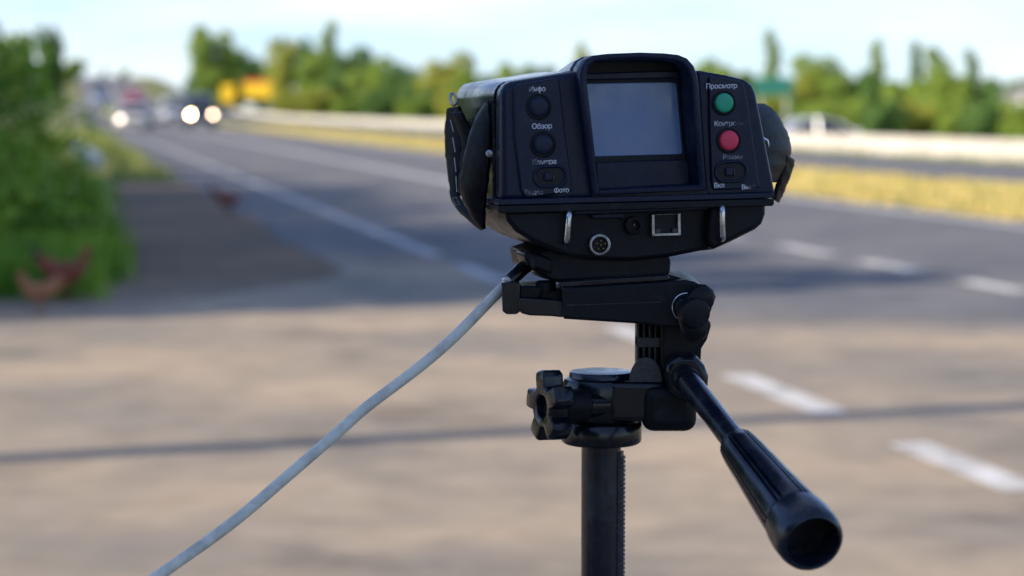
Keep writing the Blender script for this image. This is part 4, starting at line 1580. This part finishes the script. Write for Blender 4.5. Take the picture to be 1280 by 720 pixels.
# keypad panels
lp = [(641.5, 112), (646, 106), (693, 97.5), (697.5, 98.5), (700, 103), (706, 160), (716, 236), (714, 240), (660, 247.5), (655, 245), (651, 238), (643, 170)]
rp = [(886, 97), (889, 95), (925, 101), (930, 105), (934.5, 125), (949, 225), (950.5, 233), (947, 235.5), (895, 238), (891.5, 236), (889.5, 225), (887, 160)]
lpan = dprism(lp, -.0026, .001, -.0026).build('keypad_panel', FACE, dev, .0011, 3)
rpan = dprism(rp, -.0026, .001, -.0026).build('keypad_panel', FACE, dev, .0011, 3)


def button(px, py, r, m, par):
    k = 1.428 / FPX
    c = dl(px, py, -.003)
    dring(px, py, r + .6, r + 3.6, -.0032, -.001, BLACK, 'button_bezel', par)
    MB().lathe((c.x, -.001, c.z), (0, -1, 0), [(0, r * k), (.0026, r * k), (.0034, (r - .8) * k), (.0038, (r - 2.4) * k), (.0040, (r - 6) * k), (.0040, .0002)], 40).build('button', m, par, smooth=50)


button(673.5, 133.5, 12.6, FACE, lpan)
button(679, 180.5, 12.8, FACE, lpan)
button(905, 128.7, 12.2, GREENB, rpan)
button(911, 175.5, 12.6, REDB, rpan)


def slide(px, py, par):
    k = 1.428 / FPX
    c = dl(px, py, -.003)
    ring, hole = [], []
    W, Hh = 20.5 * k, 12.5 * k
    path = []
    for j in range(48):
        a = 2 * math.pi * j / 48
        path.append(Vector((c.x + math.cos(a) * Hh + (W - Hh) * (1 if math.cos(a) >= 0 else -1), 0, c.z + math.sin(a) * Hh)))
    MB().tube([p + Vector((0, -.0030, 0)) for p in path], .0011, 8, closed=True).build('switch_surround', FACE, par, smooth=60)
    MB().prism([(c.x + (p.x - c.x) * .93, c.z + (p.z - c.z) * .93) for p in path], -.00275, -.001).build('switch_slot', PITB, par)
    MB().box((c.x - .0042, -.0048, c.z - .0026), (c.x + .0012, -.002, c.z + .0028)).build('switch_slider', FACE, par, .0006, 2)
    MB().box((c.x + .0013, -.0052, c.z - .0032), (c.x + .0021, -.002, c.z + .0012)).build('switch_mark', RIBM, par, .0003, 1)


slide(688, 220.5, lpan)
slide(914, 214.5, rpan)


def text(s, px, py, hpx, m, par, rot=0.0):
    cu = bpy.data.curves.new('print', 'FONT')
    cu.body = s.replace('Ф', 'О').replace('ф', 'о')
    cu.align_x = 'CENTER'
    cu.align_y = 'CENTER'
    cu.size = hpx * .80 * 1.43 / FPX
    cu.extrude = .00004
    cu_size = cu.size
    cu.bevel_depth = cu.size * .014
    cu.bevel_resolution = 0
    cu.space_character = .93
    ob = bpy.data.objects.new('tmp', cu)
    COL.objects.link(ob)
    me = bpy.data.meshes.new_from_object(ob.evaluated_get(bpy.context.evaluated_depsgraph_get()))
    bpy.data.objects.remove(ob)
    m0 = me
    me = bpy.data.meshes.new('printed_word')
    me.from_pydata([tuple(v.co) for v in m0.vertices], [], [tuple(p.vertices) for p in m0.polygons])
    for ch, top_, bot_ in (('Ф', .40, -.40), ('ф', .44, -.55)):
        if ch in s:
            bm = bmesh.new()
            bm.from_mesh(me)
            bmesh.ops.remove_doubles(bm, verts=bm.verts, dist=1e-7)
            seen, isl = set(), []
            for v in bm.verts:
                if v in seen:
                    continue
                stack, xs, ys = [v], [], []
                seen.add(v)
                while stack:
                    q = stack.pop()
                    xs.append(q.co.x)
                    ys.append(q.co.y)
                    for e_ in q.link_edges:
                        w2 = e_.other_vert(q)
                        if w2 not in seen:
                            seen.add(w2)
                            stack.append(w2)
                isl.append((min(xs), max(xs), min(ys), max(ys)))
            bm.free()
            isl.sort()
            x0, x1, y0, y1 = isl[s.index(ch)]
            xm, ym, hb = (x0 + x1) / 2, (y0 + y1) / 2, cu_size * .055
            n0 = len(me.vertices)
            zt_ = cu_size * .014 + .00004
            vv = [tuple(v.co) for v in me.vertices] + [(xm - hb, ym + bot_ * cu_size, zt_ + 2e-6), (xm + hb, ym + bot_ * cu_size, zt_ + 2e-6), (xm + hb, ym + top_ * cu_size, zt_ + 2e-6), (xm - hb, ym + top_ * cu_size, zt_ + 2e-6)]
            ff = [tuple(p.vertices) for p in me.polygons] + [(n0, n0 + 1, n0 + 2, n0 + 3)]
            me = bpy.data.meshes.new('printed_word')
            me.from_pydata(vv, [], ff)
    c = dl(px, py, -.00275)
    me.transform(Matrix.Translation((c.x, -.00275, c.z)) @ Matrix.Rotation(rot, 4, 'Y') @ Matrix.Rotation(R(90), 4, 'X'))
    me.materials.clear()
    me.materials.append(m)
    o = bpy.data.objects.new('printed_word', me)
    COL.objects.link(o)
    o.parent = par
    return o


text('Инфо', 671.5, 111.5, 11.2, TXT_L, lpan)
text('Обзор', 677.5, 158, 11.2, TXT, lpan)
text('Камера', 680.5, 202.5, 11.0, TXT_L, lpan)
text('Видео', 667.5, 240.5, 10.2, TXT_D, lpan, R(2.5))
text('Фото', 702, 238, 10.6, TXT, lpan)
text('Просмотр', 902, 107.8, 11.0, TXT, rpan)
text('Контроль', 911, 154.5, 11.0, TXT_R, rpan)
text('Режим', 916, 196.5, 10.4, TXT_D, rpan)
text('Вкл', 899, 232, 10.6, TXT, rpan)
text('Выкл', 936, 234, 10.2, TXT_R, rpan)


# hand straps
def strap(name, left, right, bulge, m, thick=.003, cols=6, outward=Vector((-1, -.4, 0))):
    L = spline([dl(*q) for q in left], 6)
    Rr = spline([dl(*q) for q in right], 6)
    rows = []
    ow = outward.normalized()
    for i, (a, b) in enumerate(zip(L, Rr)):
        row = []
        for k in range(cols + 1):
            u = k / cols
            wr = .0006 * math.sin(i * 1.9 + u * 5.1) * math.sin(u * 9.0 + i * .7) * (1 if i % 2 else .4)
            row.append(a.lerp(b, u) + ow * (bulge * math.sin(math.pi * u) * math.sin(math.pi * (i + .5) / len(L)) + wr))
        rows.append(row)
    return MB().grid(rows).build(name, m, dev, .0008, 2, smooth=60, solid=thick)


st1 = strap('hand_strap', [(609, 130, .045), (598, 147, .055), (589, 172, .062), (582, 205, .064), (578, 235, .06), (588, 262, .055), (603, 284, .048)],
            [(613, 129, .03), (614, 150, .028), (613, 180, .026), (611, 210, .026), (608, 240, .030), (606, 265, .036), (605.5, 285, .044)], .007, LEATH, .0035)
st2 = strap('hand_strap', [(561, 136, .135), (558, 165, .135), (560, 200, .132), (565, 236, .125), (572, 258, .11), (590, 276, .08), (603, 287, .06)],
            [(574, 133, .12), (580, 155, .115), (582, 175, .112), (578, 205, .11), (573, 240, .105), (588, 266, .08), (606, 286, .052)], .004, LEATH, .003)
strap('hand_strap', [(566, 140, .10), (574, 160, .098), (580, 180, .095), (577, 210, .092), (574, 240, .088)],
      [(577, 140, .09), (588, 160, .086), (592, 180, .084), (586, 210, .082), (578, 242, .08)], .003, LEATH, .003)
st3 = strap('hand_strap', [(930, 132, .04), (934, 150, .04), (939, 170, .04), (945, 195, .04), (950, 215, .04), (955, 228, .045)],
            [(953, 131, .07), (968, 143, .075), (979, 162, .078), (986, 184, .08), (981, 208, .078), (971, 226, .075)], .0025, LEATH, .004, 6, Vector((1, -.6, .1)))
strap('strap_flap', [(981, 193, .07), (978, 210, .07), (972, 230, .07), (966.5, 249, .07)], [(992, 199, .085), (988, 215, .085), (980, 235, .085), (972, 253, .085)], .0004, LEATH, .003, 4, Vector((1, -.6, .1)))
c = dl(566.5, 124, .125)
MB().tube([c + Vector((math.cos(a) * .0022, math.sin(a) * .003, math.sin(a) * .0040)) for a in [2 * math.pi * k / 24 for k in range(24)]], .0011, 8, closed=True).build('strap_ring', DULLM, dev, smooth=60)
c = dl(612, 192, .022)
MB().lathe(c, (-.5, -1, 0), [(0, .0024), (.001, .0024), (.0016, .0012)], 20).build('rivet', DULLM, dev)
c = dl(612, 127, .024)
MB().lathe(c, (-.5, -1, 0), [(0, .002), (.001, .002), (.0016, .001)], 20).build('rivet', GLOSSB, dev)
c = dl(956.5, 177.5, .02)
MB().tube([c + Vector((-.002, 0, .003)), c + Vector((.001, -.002, .001)), c + Vector((.002, 0, -.003))], .0009, 8).build('strap_buckle', METAL, dev, smooth=60)
c0, c1 = dl(569, 247, .085), dl(571, 256, .085)
MB().tube([c0 + Vector((-.0018, 0, 0)), c0 + Vector((.0012, 0, 0)), c1 + Vector((.0018, 0, 0)), c1 + Vector((-.001, 0, 0))], .0005, 6, closed=True).build('stitch', METAL, dev)
for a_, b_ in (((563, 150), (567, 165)), ((566, 172), (569, 190)), ((568, 197), (570, 215)), ((570, 220), (571, 240))):
    MB().tube([dl(*a_, .092), dl(*b_, .090)], .00035, 6).build('stitch', DULLM, dev)
# foot block that sits on the tripod plate
dprism([(664, 318), (700, 306), (830, 308), (836, 318), (839, 326), (838, 340), (834, 343.8), (700, 351.5), (690, 350), (668, 338)], .022, .100).build('mount_block', BLACK, dev, .003, 3)
dprism([(655, 318), (662, 313.5), (676, 318), (690, 324), (690, 343), (676, 338), (664, 334), (657, 326)], .015, .045).build('mount_clamp', BLACK, dev, .0018, 3)
dprism([(664, 320), (669, 322), (669, 336), (664, 333)], .0135, .02).build('clamp_slot', PITB, dev, .0005, 1)
dprism([(676, 344), (702, 351), (702, 354.5), (676, 347)], .03, .06).build('latch_strip', RIBM, dev, .0006, 2)

# ------------------------------------------------------------------ cable
cpts = [(672, 322, 1.475), (652, 337, 1.468), (624, 364, 1.462), (569, 420, 1.45), (524, 459, 1.44), (458, 509, 1.425), (424, 539, 1.415), (363, 592, 1.40), (291, 653, 1.38), (202, 717, 1.355), (90, 795, 1.33)]
cp = [un(*q) for q in cpts]
e = cp[-1]
cp += [e + Vector((-.14, -.02, -.12)), Vector((e.x - .34, e.y - .05, .40)), Vector((e.x - .50, e.y - .10, .10)), Vector((e.x - .62, e.y - .2, .006)), Vector((e.x - .95, e.y - .6, .004)), Vector((e.x - 1.6, e.y - .8, .004))]
cab = thing('power_cable', 'grey round cable hanging from the speed camera mount towards the ground', 'cable', (e.x - 1.6, e.y - .8, 0))
cv = [q - cab.location for q in spline(cp, 10)]
MB().tube(cv, .0037, 16).build('sheath', CABLE, cab, smooth=60)
MB().tube(cv[2:17], .0049, 16).build('strain_relief', GLOSSB, cab, smooth=60)
